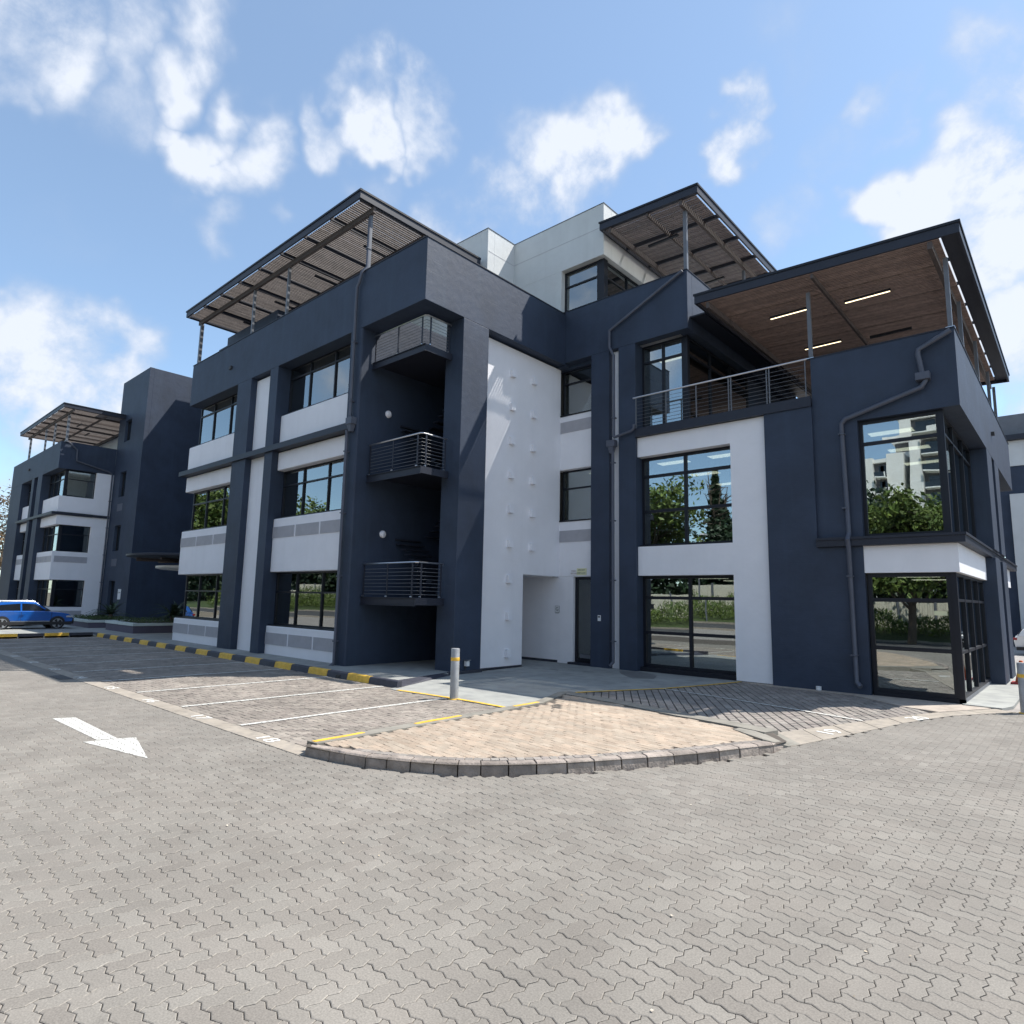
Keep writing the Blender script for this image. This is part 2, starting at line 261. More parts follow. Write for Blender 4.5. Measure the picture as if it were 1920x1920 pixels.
# ------------------------------------------------------------------ mesh helpers
ORG = {}
class MB:
    def __init__(s): s.v = []; s.f = []
    def add(s, vs, fs):
        n = len(s.v); s.v += [tuple(p) for p in vs]; s.f += [tuple(i + n for i in f) for f in fs]; return s
    def box(s, x0, x1, y0, y1, z0, z1):
        return s.add([(x0, y0, z0), (x1, y0, z0), (x1, y1, z0), (x0, y1, z0), (x0, y0, z1), (x1, y0, z1), (x1, y1, z1), (x0, y1, z1)],
                     [(0, 3, 2, 1), (4, 5, 6, 7), (0, 1, 5, 4), (1, 2, 6, 5), (2, 3, 7, 6), (3, 0, 4, 7)])
    def prism(s, poly, z0, z1, zf=None):     # poly counter-clockwise in plan
        n = len(poly); zt = [z1 if zf is None else z1 + zf(*p[:2]) for p in poly]
        vs = [(p[0], p[1], z0) for p in poly] + [(p[0], p[1], z) for p, z in zip(poly, zt)]
        return s.add(vs, [tuple(range(n))[::-1], tuple(range(n, 2 * n))] + [(i, (i + 1) % n, n + (i + 1) % n, n + i) for i in range(n)])
    def prism_y(s, poly, y0, y1):
        n = len(poly); vs = [(p[0], y0, p[1]) for p in poly] + [(p[0], y1, p[1]) for p in poly]
        return s.add(vs, [tuple(range(n)), tuple(range(n, 2 * n))[::-1]] + [(i, n + i, n + (i + 1) % n, (i + 1) % n) for i in range(n)])
    def tube(s, pts, r, n=8, cap=True):
        pts = [Vector(p) for p in pts]; rs = r if isinstance(r, (list, tuple)) else [r] * len(pts)
        base = len(s.v); prev = None
        for i, p in enumerate(pts):
            d = ((pts[min(i + 1, len(pts) - 1)] - p).normalized() + (p - pts[max(i - 1, 0)]).normalized())
            if d.length < 1e-6: d = Vector((0, 0, 1))
            d.normalize()
            if prev is None:
                a = Vector((0, 0, 1)) if abs(d.z) < .9 else Vector((1, 0, 0)); u = d.cross(a).normalized()
            else: u = (prev - d * prev.dot(d)).normalized()
            prev = u; w = d.cross(u)
            for k in range(n):
                t = 2 * math.pi * k / n; s.v.append(tuple(p + (u * math.cos(t) + w * math.sin(t)) * rs[i]))
        for i in range(len(pts) - 1):
            for k in range(n):
                a = base + i * n + k; b = base + i * n + (k + 1) % n; s.f.append((a, b, b + n, a + n))
        if cap: s.f.append(tuple(base + k for k in range(n))[::-1]); s.f.append(tuple(base + (len(pts) - 1) * n + k for k in range(n)))
        return s
    def lathe(s, c, prof, n=20):             # prof: (radius, z)
        base = len(s.v)
        for r, z in prof:
            for k in range(n):
                t = 2 * math.pi * k / n; s.v.append((c[0] + r * math.cos(t), c[1] + r * math.sin(t), c[2] + z))
        for i in range(len(prof) - 1):
            for k in range(n):
                a = base + i * n + k; b = base + i * n + (k + 1) % n; s.f.append((a, b, b + n, a + n))
        s.f.append(tuple(base + k for k in range(n))[::-1]); s.f.append(tuple(base + (len(prof) - 1) * n + k for k in range(n)))
        return s
    def build(s, name, mat, parent=None, bevel=0, smooth=False, segs=2):
        me = bpy.data.meshes.new(name); o_ = ORG.get(parent.name, Vector((0, 0, 0))) if parent else Vector((0, 0, 0))
        me.from_pydata([(x - o_.x, y - o_.y, z - o_.z) for x, y, z in s.v], [], s.f)
        me.materials.append(mat); ob = bpy.data.objects.new(name, me); COL.objects.link(ob)
        if parent:
            ob.parent = parent; ORG[ob.name] = o_.copy()
        if bevel:
            md = ob.modifiers.new('bevel', 'BEVEL'); md.width = bevel; md.segments = segs; md.limit_method = 'ANGLE'; md.harden_normals = False
        if smooth: shade(me)
        return ob
def shade(me, ang=40):
    me.polygons.foreach_set('use_smooth', [True] * len(me.polygons))
    try: me.set_sharp_from_angle(angle=R(ang))
    except Exception: pass
def thing(name, label, cat, loc=(0, 0, 0), group=None):
    o = bpy.data.objects.new(name, None); COL.objects.link(o); o.location = loc; o.empty_display_size = .3
    ORG[o.name] = Vector(loc); o['label'] = label; o['category'] = cat
    if group: o['group'] = group
    return o
def tag(o, label, cat, group=None):
    o['label'] = label; o['category'] = cat
    if group: o['group'] = group
    return o
def struct(o): o['kind'] = 'structure'; return o
def stuff(o): o['kind'] = 'stuff'; return o
def P(parent, name, mat, *boxes, bevel=0):
    b = MB()
    for q in boxes: b.box(*q)
    return b.build(name, mat, parent, bevel)
def copy_tree(o, parent=None):
    c = o.copy(); COL.objects.link(c); c.parent = parent
    for ch in list(o.children): copy_tree(ch, c)
    return c
def text_mesh(s, size):
    cu = bpy.data.curves.new('t', 'FONT'); cu.body = s; cu.size = size; cu.align_x = 'CENTER'; cu.align_y = 'CENTER'; cu.extrude = .001
    ob = bpy.data.objects.new('t', cu); COL.objects.link(ob); bpy.context.view_layer.update()
    me = bpy.data.meshes.new_from_object(ob.evaluated_get(bpy.context.evaluated_depsgraph_get()))
    bpy.data.objects.remove(ob); bpy.data.curves.remove(cu); return me
def put_text(name, s, size, mat, parent, loc, rot, sc=(1, 1, 1)):
    me = text_mesh(s, size); me.materials.clear(); me.materials.append(mat)
    ob = bpy.data.objects.new(name, me); COL.objects.link(ob)
    o_ = ORG.get(parent.name, Vector((0, 0, 0))); ob.parent = parent; ob.location = Vector(loc) - o_; ob.rotation_euler = rot; ob.scale = sc
    return ob

# ------------------------------------------------------------------ ground, paving
bound = [(-900, -900), (900, -900), (900, 900), (-900, 900)]
g = MB(); g.add([(x, y, -.06) for x, y in bound], [(0, 1, 2, 3)]); struct(g.build('ground', DIRT))
def sheet(name, poly, z, mat, th=.03, zf=None, parent=None):
    b = MB(); b.prism(poly, z - th, z, zf); return b.build(name, mat, parent)
def inpoly(x, y, poly):
    x = np.asarray(x); y = np.asarray(y); c = np.zeros(x.shape, bool); n = len(poly)
    for i in range(n):
        x1, y1 = poly[i]; x2, y2 = poly[(i + 1) % n]
        if y1 == y2: continue
        c ^= ((y1 > y) != (y2 > y)) & (x < (x2 - x1) * (y - y1) / (y2 - y1) + x1)
    return c
Bc = np.array([RTw, UPw, FWw])
def depth_of(x, y, z=0): return x * FWw.x + y * FWw.y + (z - 2.3) * FWw.z
def inview(x, y, margin=1.12):
    d = depth_of(x, y); a = x * RTw.x + y * RTw.y - 2.3 * RTw.z; u = x * UPw.x + y * UPw.y - 2.3 * UPw.z
    return (d > .5) & (np.abs(a) < d * .808 * margin + .6) & (np.abs(u) < d * .808 * margin + .6)
# island outline (surveyed), its surface rises towards the curved kerb
KO = [(-8.63, 5.18), (-8.13, 5.27), (-7.84, 5.33), (-7.49, 5.43), (-7.19, 5.56), (-6.88, 5.71), (-6.59, 5.87), (-6.32, 6.06), (-6.10, 6.27), (-5.86, 6.55), (-5.62, 6.85),
      (-5.38, 7.21), (-5.17, 7.55), (-4.97, 7.92), (-4.77, 8.28), (-4.56, 8.67), (-4.38, 9.05), (-4.22, 9.44), (-4.07, 9.82), (-3.94, 10.23), (-3.86, 10.64), (-3.83, 11.15)]
IS = [(-8.66, 5.24), (-8.73, 6.33), (-8.91, 7.56), (-8.99, 8.77), (-9.15, 10.14), (-9.17, 11.28), (-9.81, 13.08), (-6.80, 12.25), (-4.27, 11.52)]
ISZ = [.15, .13, .10, .08, .05, .04, .03, .07, .11]
ctrl = np.array([(a, b, c) for (a, b), c in zip(IS, ISZ)] + [(x, y, .15) for x, y in KO[2:-2:2]] + [(-3.83, 11.15, .10)])
def iz(x, y):
    x = np.atleast_1d(np.asarray(x, float)); y = np.atleast_1d(np.asarray(y, float))
    d2 = (x[:, None] - ctrl[:, 0]) ** 2 + (y[:, None] - ctrl[:, 1]) ** 2 + .02
    w = 1 / d2 ** 1.2; return (w * ctrl[:, 2]).sum(1) / w.sum(1)
def nrm(i):
    a = Vector(KO[max(i - 1, 0)]); b = Vector(KO[min(i + 1, len(KO) - 1)]); t = (b - a).normalized(); return Vector((-t.y, t.x))
INN = [tuple(Vector(KO[i]) + nrm(i) * .17) for i in range(len(KO))]
IN2 = [tuple(Vector(KO[i]) + nrm(i) * .30) for i in range(len(KO))]
ISLAND = [KO[0]] + [tuple(p) for p in KO[1:]] + [(-4.27, 11.7), (-6.8, 12.35), (-9.95, 13.15), (-9.25, 11.3), (-9.2, 10.1), (-9.05, 8.7), (-8.97, 7.5), (-8.8, 6.3), (-8.72, 5.3)]
LBAY = [(-38.0, 5.3), (-9.0, 5.3), (-9.15, 10.37), (-11.1, 10.37), (-13.0, 10.3), (-13.3, 10.6), (-38.0, 10.5)]
RBAY = [(-9.85, 13.30), (-4.30, 12.0), (-3.55, 14.4), (-3.02, 15.9), (-2.70, 17.2), (-3.4, 17.7), (-4.6, 19.0), (-5.6, 19.2), (-7.9, 19.2), (-8.69, 15.86)]
RSTRIP_IN = [(-4.41, 11.95), (-3.64, 14.37), (-3.13, 15.90), (-2.65, 17.21), (-1.75, 18.95)]
RSTRIP_OUT = [(-3.78, 11.15), (-3.21, 13.68), (-2.84, 15.42), (-2.30, 17.05), (-1.35, 18.75)]
NOROAD = [(-60, 5.28), (-8.7, 5.28)] + KO[1:] + [(-3.78, 11.3)] + RSTRIP_OUT[1:] + [(-1.2, 19.2), (-1.35, 60), (-60, 60)]
WB = .1275
def herring(x0, x1, y0, y1, w=WB, ang=0., org=(0, 0)):
    """centres and angles of herringbone bricks 2w x w over a region"""
    ca, sa = math.cos(ang), math.sin(ang)
    r = max(abs(x1 - x0), abs(y1 - y0)) * 1.5 / w
    n = int(r) + 4; cxr = ((x0 + x1) / 2 - org[0]); cyr = ((y0 + y1) / 2 - org[1])
    cx0 = (cxr * ca + cyr * sa) / w; cy0 = (-cxr * sa + cyr * ca) / w
    a0 = (cx0 + cy0) / 2; b0 = (cx0 - cy0) / 4
    A, Bq = np.meshgrid(np.arange(int(a0 - n / 1.4), int(a0 + n / 1.4)), np.arange(int(b0 - n / 2.8), int(b0 + n / 2.8)))
    X = (A + 2 * Bq).ravel().astype(float); Y = (A - 2 * Bq).ravel().astype(float)
    cx = np.concatenate([X + 1, X + 2.5]) * w; cyy = np.concatenate([Y + .5, Y + 0.]) * w
    an = np.concatenate([np.zeros(len(X)), np.full(len(X), math.pi / 2)])
    wx = cx * ca - cyy * sa + org[0]; wy = cx * sa + cyy * ca + org[1]
    k = (wx > x0) & (wx < x1) & (wy > y0) & (wy < y1)
    return wx[k], wy[k], an[k] + ang
def zig_outline(w, gap, amp):
    """interlocking paver outline: every side of length w carries the same S-shaped step"""
    corners = [(-1, -.5), (0, -.5), (1, -.5), (1, .5), (0, .5), (-1, .5)]; pts = []
    for i in range(6):
        a = np.array(corners[i]); b = np.array(corners[(i + 1) % 6]); t = b - a; l = np.array([-t[1], t[0]])
        pts += [a, a + t * .27 + l * amp, a + t * .73 - l * amp]
    pts = np.array(pts) * w
    n = len(pts); q = []
    for i in range(n):
        t = pts[(i + 1) % n] - pts[i - 1]; t = t / np.linalg.norm(t); q.append(pts[i] + np.array([-t[1], t[0]]) * gap)
    return np.array(q)
def paver_base(outline, h, cham):
    n = len(outline); c = []
    for i in range(n):
        t = outline[(i + 1) % n] - outline[i - 1]; t = t / np.linalg.norm(t); c.append(outline[i] + np.array([-t[1], t[0]]) * cham)
    c = np.array(c)
    v = np.concatenate([np.c_[c, np.zeros(n)], np.c_[outline, np.full(n, -cham * .8)], np.c_[outline, np.full(n, -h)]])
    f = [tuple(range(n))]
    for ring in (0, 1):
        for i in range(n): j = (i + 1) % n; f.append((ring * n + i, (ring + 1) * n + i, (ring + 1) * n + j, ring * n + j))
    return v, f
def lay(parent, name, field, base, cx, cyy, an, cz, mat, tilt=.005, zj=.0018, own=300, dx=None):
    v, f = base; n = len(cx)
    if n == 0: return
    dpt = depth_of(cx, cyy); o = np.argsort(dpt); cx, cyy, an, cz = cx[o], cyy[o], an[o], cz[o]
    tx = rng.normal(0, tilt, n); ty = rng.normal(0, tilt, n); cz = cz + rng.uniform(-zj, zj, n); an = an + rng.normal(0, .006, n)
    me = bpy.data.meshes.new(name); me.from_pydata([tuple(p) for p in v], [], f); me.materials.append(mat)
    org = ORG.get(parent.name, Vector((0, 0, 0)))
    k = min(own, n)
    for i in range(k):
        ob = bpy.data.objects.new(name, me); COL.objects.link(ob); ob.parent = parent
        ob.location = (cx[i] - org.x, cyy[i] - org.y, cz[i] - org.z); ob.rotation_euler = (tx[i], ty[i], an[i])
    if n > k:
        m_ = n - k; ca = np.cos(an[k:])[:, None]; sa = np.sin(an[k:])[:, None]
        X = v[None, :, 0] * ca - v[None, :, 1] * sa; Y = v[None, :, 0] * sa + v[None, :, 1] * ca
        Z = v[None, :, 2] + v[None, :, 1] * tx[k:, None] - v[None, :, 0] * ty[k:, None] + cz[k:, None]
        V = np.stack([X + cx[k:, None], Y + cyy[k:, None], Z], -1).reshape(-1, 3) - np.array(org)
        nv = len(v); lt = np.array([len(q) for q in f]); li = np.concatenate([np.array(q) for q in f])
        me2 = bpy.data.meshes.new(field); me2.vertices.add(len(V)); me2.vertices.foreach_set('co', V.astype(np.float32).ravel())
        LI = (li[None, :] + (np.arange(m_) * nv)[:, None]).ravel(); LT = np.tile(lt, m_); LS = np.concatenate([[0], np.cumsum(LT)[:-1]])
        me2.loops.add(len(LI)); me2.loops.foreach_set('vertex_index', LI.astype(np.int32))
        me2.polygons.add(len(LT)); me2.polygons.foreach_set('loop_start', LS.astype(np.int32))
        try: me2.polygons.foreach_set('loop_total', LT.astype(np.int32))
        except Exception: pass
        me2.polygons.foreach_set('use_smooth', np.zeros(len(LT), bool)); me2.update(calc_edges=True); me2.validate(); me2.materials.append(mat)
        ob = bpy.data.objects.new(field, me2); COL.objects.link(ob); ob.parent = parent; ob['kind'] = 'stuff'
# far paving keeps the pattern in its material only
def brickmat(name, c1, c2, ang):
    mt = bpy.data.materials.new(name); mt.use_nodes = True; t = mt.node_tree; n = t.nodes; l = t.links; b = n['Principled BSDF']; b.inputs['Roughness'].default_value = .88
    g_ = n.new('ShaderNodeNewGeometry'); mp = n.new('ShaderNodeMapping'); mp.inputs['Rotation'].default_value = (0, 0, ang); l.new(g_.outputs['Position'], mp.inputs[0])
    br = n.new('ShaderNodeTexBrick'); br.inputs['Scale'].default_value = 1; br.inputs['Brick Width'].default_value = .255; br.inputs['Row Height'].default_value = .1275
    br.inputs['Mortar Size'].default_value = .006; br.inputs['Color1'].default_value = (*c1, 1); br.inputs['Color2'].default_value = (*c2, 1); br.inputs['Mortar'].default_value = (.13, .11, .09, 1)
    l.new(mp.outputs[0], br.inputs['Vector'])
    no = n.new('ShaderNodeTexNoise'); no.inputs['Scale'].default_value = .9; no.inputs['Detail'].default_value = 6; l.new(g_.outputs['Position'], no.inputs['Vector'])
    mr = n.new('ShaderNodeMapRange'); mr.inputs['From Min'].default_value = .3; mr.inputs['From Max'].default_value = .7; mr.inputs['To Min'].default_value = .85; mr.inputs['To Max'].default_value = 1.15
    l.new(no.outputs[0], mr.inputs['Value']); vm = n.new('ShaderNodeVectorMath'); vm.operation = 'SCALE'; l.new(br.outputs[0], vm.inputs[0]); l.new(mr.outputs[0], vm.inputs['Scale'])
    l.new(vm.outputs[0], b.inputs['Base Color']); return mt
FARP = brickmat('distant_paving', (.30, .275, .255), (.27, .25, .23), R(45))
far_ = struct(sheet('car_park', [(-70, -11.5), (30, -11.5), (30, 75), (-70, 75)], -.035, FARP, .02))
roadp = struct(sheet('road_paving', [(-34, -4), (8, -4), (8, 40), (-1.3, 40), (-1.3, 19), (-3.6, 12), (-3.9, 8.6), (-6.3, 5.6), (-9, 5.3), (-34, 5.3)], -.014, SAND, .015))
x, y, an = herring(-33, 6, -2, 30)
k = inview(x, y) & ~inpoly(x, y, NOROAD) & (depth_of(x, y) < 25) & (x > -33.5)
x, y, an = x[k], y[k], an[k]
ROADF = (x, y, an)
lay(roadp, 'paver', 'paver_field', paver_base(zig_outline(WB, .0028, .105), .022, .0050), x, y, an, np.zeros(len(x)), PAVER)
# parking bays left: plain bricks, same bond
lbay = struct(sheet('parking_bays_left', LBAY, -.016, SAND, .02))
def rect_base(w, gap, h, cham, l=None):
    l = 2 * w if l is None else l
    return paver_base(np.array([(-l / 2 + gap, -w / 2 + gap), (l / 2 - gap, -w / 2 + gap), (l / 2 - gap, w / 2 - gap), (-l / 2 + gap, w / 2 - gap)]), h, cham)
x, y, an = herring(-38, -9, 5.2, 10.7)
k = inpoly(x, y, LBAY); x, y, an = x[k], y[k], an[k]
LF = (x, y, an)
lay(lbay, 'paver', 'paver_field', rect_base(WB, .0060, .022, .006), x, y, an, np.zeros(len(x)), BAYP, tilt=.012, zj=.003)
rbay = struct(sheet('parking_bays_right', RBAY, -.016, M('dark_joint', (.045, .038, .033), .95, .2, 5), .02))
a57 = R(-57); c57, s57 = math.cos(a57), math.sin(a57); q_ = [((i + (.5 if j % 2 else 0)) * .24, j * .185) for i in range(-40, 40) for j in range(-50, 50)]
q_ = np.array([(-6.5 + u * c57 - v_ * s57, 15.5 + u * s57 + v_ * c57) for u, v_ in q_]); q_ = q_[inpoly(q_[:, 0], q_[:, 1], RBAY)]
RF = (q_[:, 0], q_[:, 1], np.full(len(q_), a57))
lay(rbay, 'paver', 'paver_field', rect_base(.185, .0130, .028, .009, .24), q_[:, 0], q_[:, 1], RF[2], np.zeros(len(q_)), RBAYP, tilt=.014, zj=.004)
# island: clay bricks in running bond
isl = MB(); c0 = (-7.2, 8.9)
ring = ISLAND; n = len(ring)
isl.add([(c0[0], c0[1], float(iz(*c0)[0]) - .02)] + [(a, b, float(iz(a, b)[0]) - .02) for a, b in ring], [(0, i + 1, (i + 1) % n + 1) for i in range(n)])
island = struct(isl.build('traffic_island', SAND))
ang = R(-10); ca, sa = math.cos(ang), math.sin(ang); bw, bl = .115, .232
rows = []
for j in range(-60, 60):
    for i in range(-40, 40):
        u = (i + (.5 if j % 2 else 0)) * bl; v_ = j * bw
        rows.append((c0[0] + u * ca - v_ * sa, c0[1] + u * sa + v_ * ca))
rows = np.array(rows); CL = [INN[0]] + IN2[1:-1] + [(-4.33, 11.25), (-6.8, 12.0), (-9.5, 12.75), (-8.95, 11.2), (-8.95, 10.1), (-8.82, 8.7), (-8.74, 7.5), (-8.56, 6.3)]
k = inpoly(rows[:, 0], rows[:, 1], CL); rows = rows[k]
lay(island, 'brick', 'brick_field', rect_base(bw, .0025, .03, .004, bl), rows[:, 0], rows[:, 1], np.full(len(rows), ang), iz(rows[:, 0], rows[:, 1]), CLAY, tilt=.01, zj=.003)
# grey header course along the curve
hc = []; 
path = [Vector(p) for p in [tuple(Vector(KO[i]) + nrm(i) * .235) for i in range(2, len(KO) - 1)]]
Ls = [0]
for i in range(1, len(path)): Ls.append(Ls[-1] + (path[i] - path[i - 1]).length)
s_ = .06
while s_ < Ls[-1]:
    i = max(k for k in range(len(Ls)) if Ls[k] <= s_); i = min(i, len(path) - 2)
    t = (s_ - Ls[i]) / (Ls[i + 1] - Ls[i]); p = path[i].lerp(path[i + 1], t); d = path[i + 1] - path[i]
    hc.append((p.x, p.y, math.atan2(d.y, d.x))); s_ += .118
hc = np.array(hc)
lay(island, 'edging_brick', 'edging_field', rect_base(.13, .003, .03, .004, .115), hc[:, 0], hc[:, 1], hc[:, 2], iz(hc[:, 0], hc[:, 1]) + .004, RBAYP, tilt=.01)
# curved kerb of separate stones
kerb = struct(P(None, 'curved_kerb', SAND, (-8.55, -8.5, 5.35, 5.4, -.05, .1)))
KZ = [.13] + [.15] * (len(KO) - 4) + [.145, .125, .02]
for i in range(len(KO) - 1):
    a, b = Vector(KO[i]), Vector(KO[i + 1]); na, nb = nrm(i), nrm(i + 1); t = (b - a).normalized() * random.uniform(.006, .011)
    a2, b2 = a + t, b - t; za, zb = KZ[i], KZ[i + 1]; jz = random.uniform(-.006, .006); jo = random.uniform(-.008, .008)
    def sec(p, nn_, z): 
        q = p + nn_ * jo
        return [(q.x, q.y, -.05), (q.x + nn_.x * .012, q.y + nn_.y * .012, max(z - .03, .0) + jz), (q.x + nn_.x * .04, q.y + nn_.y * .04, z + jz), (p.x + nn_.x * .165, p.y + nn_.y * .165, z + .004 + jz), (p.x + nn_.x * .165, p.y + nn_.y * .165, -.05)]
    mb = MB(); mb.add(sec(a2, na, za) + sec(b2, nb, zb), [(0, 5, 6, 1), (1, 6, 7, 2), (2, 7, 8, 3), (3, 8, 9, 4), (4, 9, 5, 0), (0, 1, 2, 3, 4), (9, 8, 7, 6, 5)])
    ob = mb.build('kerb_stone', KERBC, kerb, bevel=.007)
# tops and faces share one stone colour; left cheek of the first stone
# island edgings
def ribbon(name, pts, w, mat, parent, zf, th=.02, side=1, seg=0):
    mb = MB(); V2 = [Vector(p[:2]) for p in pts]; Lp = []; Rp = []
    for i, p in enumerate(V2):
        a = V2[max(i - 1, 0)]; b = V2[min(i + 1, len(V2) - 1)]; t = (b - a).normalized(); q = Vector((-t.y, t.x))
        Lp.append(p + q * w / 2); Rp.append(p - q * w / 2)
    vs = []
    for l_, r_ in zip(Lp, Rp):
        zl, zr = zf(l_.x, l_.y), zf(r_.x, r_.y); vs += [(l_.x, l_.y, zl), (r_.x, r_.y, zr), (l_.x, l_.y, zl - th), (r_.x, r_.y, zr - th)]
    fs = []
    for i in range(len(V2) - 1):
        a = 4 * i; fs += [(a, a + 1, a + 5, a + 4), (a + 1, a + 3, a + 7, a + 5), (a + 2, a, a + 4, a + 6), (a + 3, a + 2, a + 6, a + 7)]
    fs += [(0, 2, 3, 1), (4 * len(V2) - 4, 4 * len(V2) - 3, 4 * len(V2) - 1, 4 * len(V2) - 2)]
    mb.add(vs, fs); return mb.build(name, mat, parent)
fz = lambda d: (lambda a, b: float(iz(a, b)[0]) + d)
cst = lambda z: (lambda a, b: z)
def along(a, b, n=8): return [(a[0] + (b[0] - a[0]) * i / n, a[1] + (b[1] - a[1]) * i / n) for i in range(n + 1)]
ribbon('edging_strip', [(-8.68, 5.33), (-8.70, 5.9), (-8.78, 6.6), (-8.9, 7.5), (-9.0, 8.6), (-9.1, 9.6), (-9.17, 10.4)], .26, EDGEG, island, fz(.008), .2)
ribbon('edging_strip', [(-9.17, 10.3), (-9.25, 11.3), (-9.55, 12.2), (-9.88, 13.0)], .22, EDGEG, island, fz(.012), .2)
ribbon('edging_strip', along((-9.95, 13.13), (-4.25, 11.62), 12), .38, EDGEG, island, fz(.009), .2)
ribbon('yellow_line', along((-8.69, 5.36), (-8.81, 6.33), 5), .09, YEL, island, fz(.013), .01)
ribbon('yellow_line', along((-8.93, 7.5), (-9.06, 8.72), 5), .09, YEL, island, fz(.013), .01)
ribbon('yellow_line', along((-9.20, 10.42), (-9.26, 11.3), 5), .09, YEL, island, fz(.017), .01)
mb = MB(); ke = [(-4.80, 11.30, .118), (-4.06, 10.70, .146), (-3.80, 11.10, .020), (-3.72, 11.45, .014), (-4.28, 12.10, .014), (-4.80, 12.02, .085)]; mb.add(ke + [(a, b, -.05) for a, b, c in ke], [tuple(range(6)), tuple(range(6, 12))[::-1]] + [(i, 6 + i, 6 + (i + 1) % 6, (i + 1) % 6) for i in range(6)]); mb.build('kerb_end', EDGEG, island)
# strips of flush concrete kerb
kst = struct(sheet('flush_kerb_strip', [(-38, 5.10), (-8.62, 5.10), (-8.62, 5.46), (-38, 5.46)], -.002, SAND, .02))
xx = -38.0
while xx < -8.7:
    x2 = min(xx + .98, -8.63); P(kst, 'kerb_slab', KTOP, (xx + .004, x2 - .004, 5.115, 5.45, -.03, .008 + random.uniform(-.002, .002)), bevel=.004); xx += .98
def strip_pts(a, b, n):
    def rs(L_):
        L_ = [Vector(p) for p in L_]; s = [0]
        for i in range(1, len(L_)): s.append(s[-1] + (L_[i] - L_[i - 1]).length)
        o = []
        for k in range(n + 1):
            t = s[-1] * k / n; i = min(max(j for j in range(len(s)) if s[j] <= t + 1e-9), len(L_) - 2)
            o.append(L_[i].lerp(L_[i + 1], (t - s[i]) / (s[i + 1] - s[i])))
        return o
    return rs(a), rs(b)
ri, ro = strip_pts(RSTRIP_IN, RSTRIP_OUT, 8)
rst = struct(sheet('flush_kerb_curve', [tuple(p) for p in ro] + [tuple(p) for p in ri[::-1]], -.003, SAND, .02))
for i in range(8):
    q = [ro[i].lerp(ro[i + 1], .012), ro[i].lerp(ro[i + 1], .988), ri[i].lerp(ri[i + 1], .988), ri[i].lerp(ri[i + 1], .012)]
    mb = MB(); mb.prism([tuple(p) for p in q], -.03, .010 + random.uniform(-.002, .002)); mb.build('kerb_slab', KTOP, rst, bevel=.004)
# apron, footpaths
apron = struct(sheet('concrete_apron', [(-13.28, 10.28), (-12.95, 10.21), (-11.1, 10.37), (-9.19, 10.37), (-9.2, 11.4), (-9.82, 13.1), (-9.82, 13.42), (-8.69, 15.86), (-7.9, 19.35), (-15.4, 19.35), (-18.4, 19.35), (-18.4, 17.2), (-14.7, 17.2), (-14.6, 14.5), (-14.35, 13.2)], .012, CONC, .06))
for q in ([(-10.9, 17.6), (-10.4, 17.2), (-9.9, 17.6), (-10.3, 18.5), (-11.2, 19.0), (-11.9, 18.8), (-11.5, 18.2)], [(-12.5, 17.5), (-12.3, 17.45), (-12.3, 17.6), (-12.5, 17.7)], [(-13.6, 17.2), (-13.2, 17.1), (-13.3, 17.3)]):
    sheet('damp_patch', q, .0165, WET, .003, parent=apron)
ribbon('yellow_line', [(-12.95, 10.27), (-11.9, 10.37), (-11.1, 10.42), (-10.2, 10.43), (-9.20, 10.40)], .11, YEL, apron, cst(.017), .004)
ribbon('yellow_line', [(-9.78, 13.42), (-9.30, 14.5), (-8.66, 15.88), (-8.2, 17.5), (-7.85, 19.1)], .085, YEL, apron, cst(.017), .004)
path_ = struct(sheet('sandy_footpath', [(-7.86, 19.1), (-7.0, 18.85), (-4.7, 18.75), (-3.35, 17.55), (-2.62, 17.3), (-1.9, 18.7), (-1.75, 19.2), (-2.4, 19.3), (-7.86, 19.3)], .014, SANDC, .06))
path2 = struct(sheet('grey_footpath', [(-2.35, 19.0), (-1.62, 18.95), (-1.45, 19.6), (-1.45, 36), (-2.4, 36), (-2.4, 19.1)], .035, CONC, .09))
plaza = struct(sheet('raised_walkway', [(-38, 10.62), (-13.80, 10.66), (-14.40, 13.25), (-14.42, 14.72), (-15.0, 14.72), (-15.0, 14.4), (-17.8, 16.2), (-60, 30), (-60, 4), (-38, 4)], .085, CONC, .12))
P(plaza, 'plinth_edge', DPAINT, (-14.47, -14.40, 13.30, 14.75, 0, .11))
mb = MB(); mb.add([(-13.80, 10.63, .178), (-13.24, 10.50, .015), (-14.36, 13.30, .016), (-14.46, 13.26, .10), (-13.9, 10.9, .10)], [(0, 1, 2, 3, 4)]); mb.build('platform_ramp', DPAINT, plaza)
# painted kerb
pk = struct(P(None, 'painted_kerb', SAND, (-38, -13.4, 10.55, 10.6, -.05, .08)))
xe = -13.28; i = 0
while xe > -38:
    x1 = xe - (1.22 if i == 0 else 1.02); mt = DPAINT if i % 2 == 0 else YEL
    mb = MB(); a, b = x1 + .006, xe - .006
    mb.add([(a, 10.48, -.03), (b, 10.48, -.03), (b, 10.52, .155), (a, 10.52, .155), (a, 10.54, .176), (b, 10.54, .176), (a, 10.66, .18), (b, 10.66, .18), (a, 10.66, -.03), (b, 10.66, -.03)],
           [(0, 1, 2, 3), (3, 2, 5, 4), (4, 5, 7, 6), (6, 7, 9, 8), (8, 9, 1, 0), (0, 3, 4, 6, 8), (1, 9, 7, 5, 2)])
    mb.build('kerb_block', mt, pk, bevel=.008); xe = x1; i += 1
ye = 10.35; i = 1
while ye > 3.2:
    P(pk, 'kerb_block', DPAINT if i % 2 else YEL, (-38.18, -38.0, ye - 1.03, ye - .01, -.03, .22), bevel=.012); ye -= 1.04; i += 1
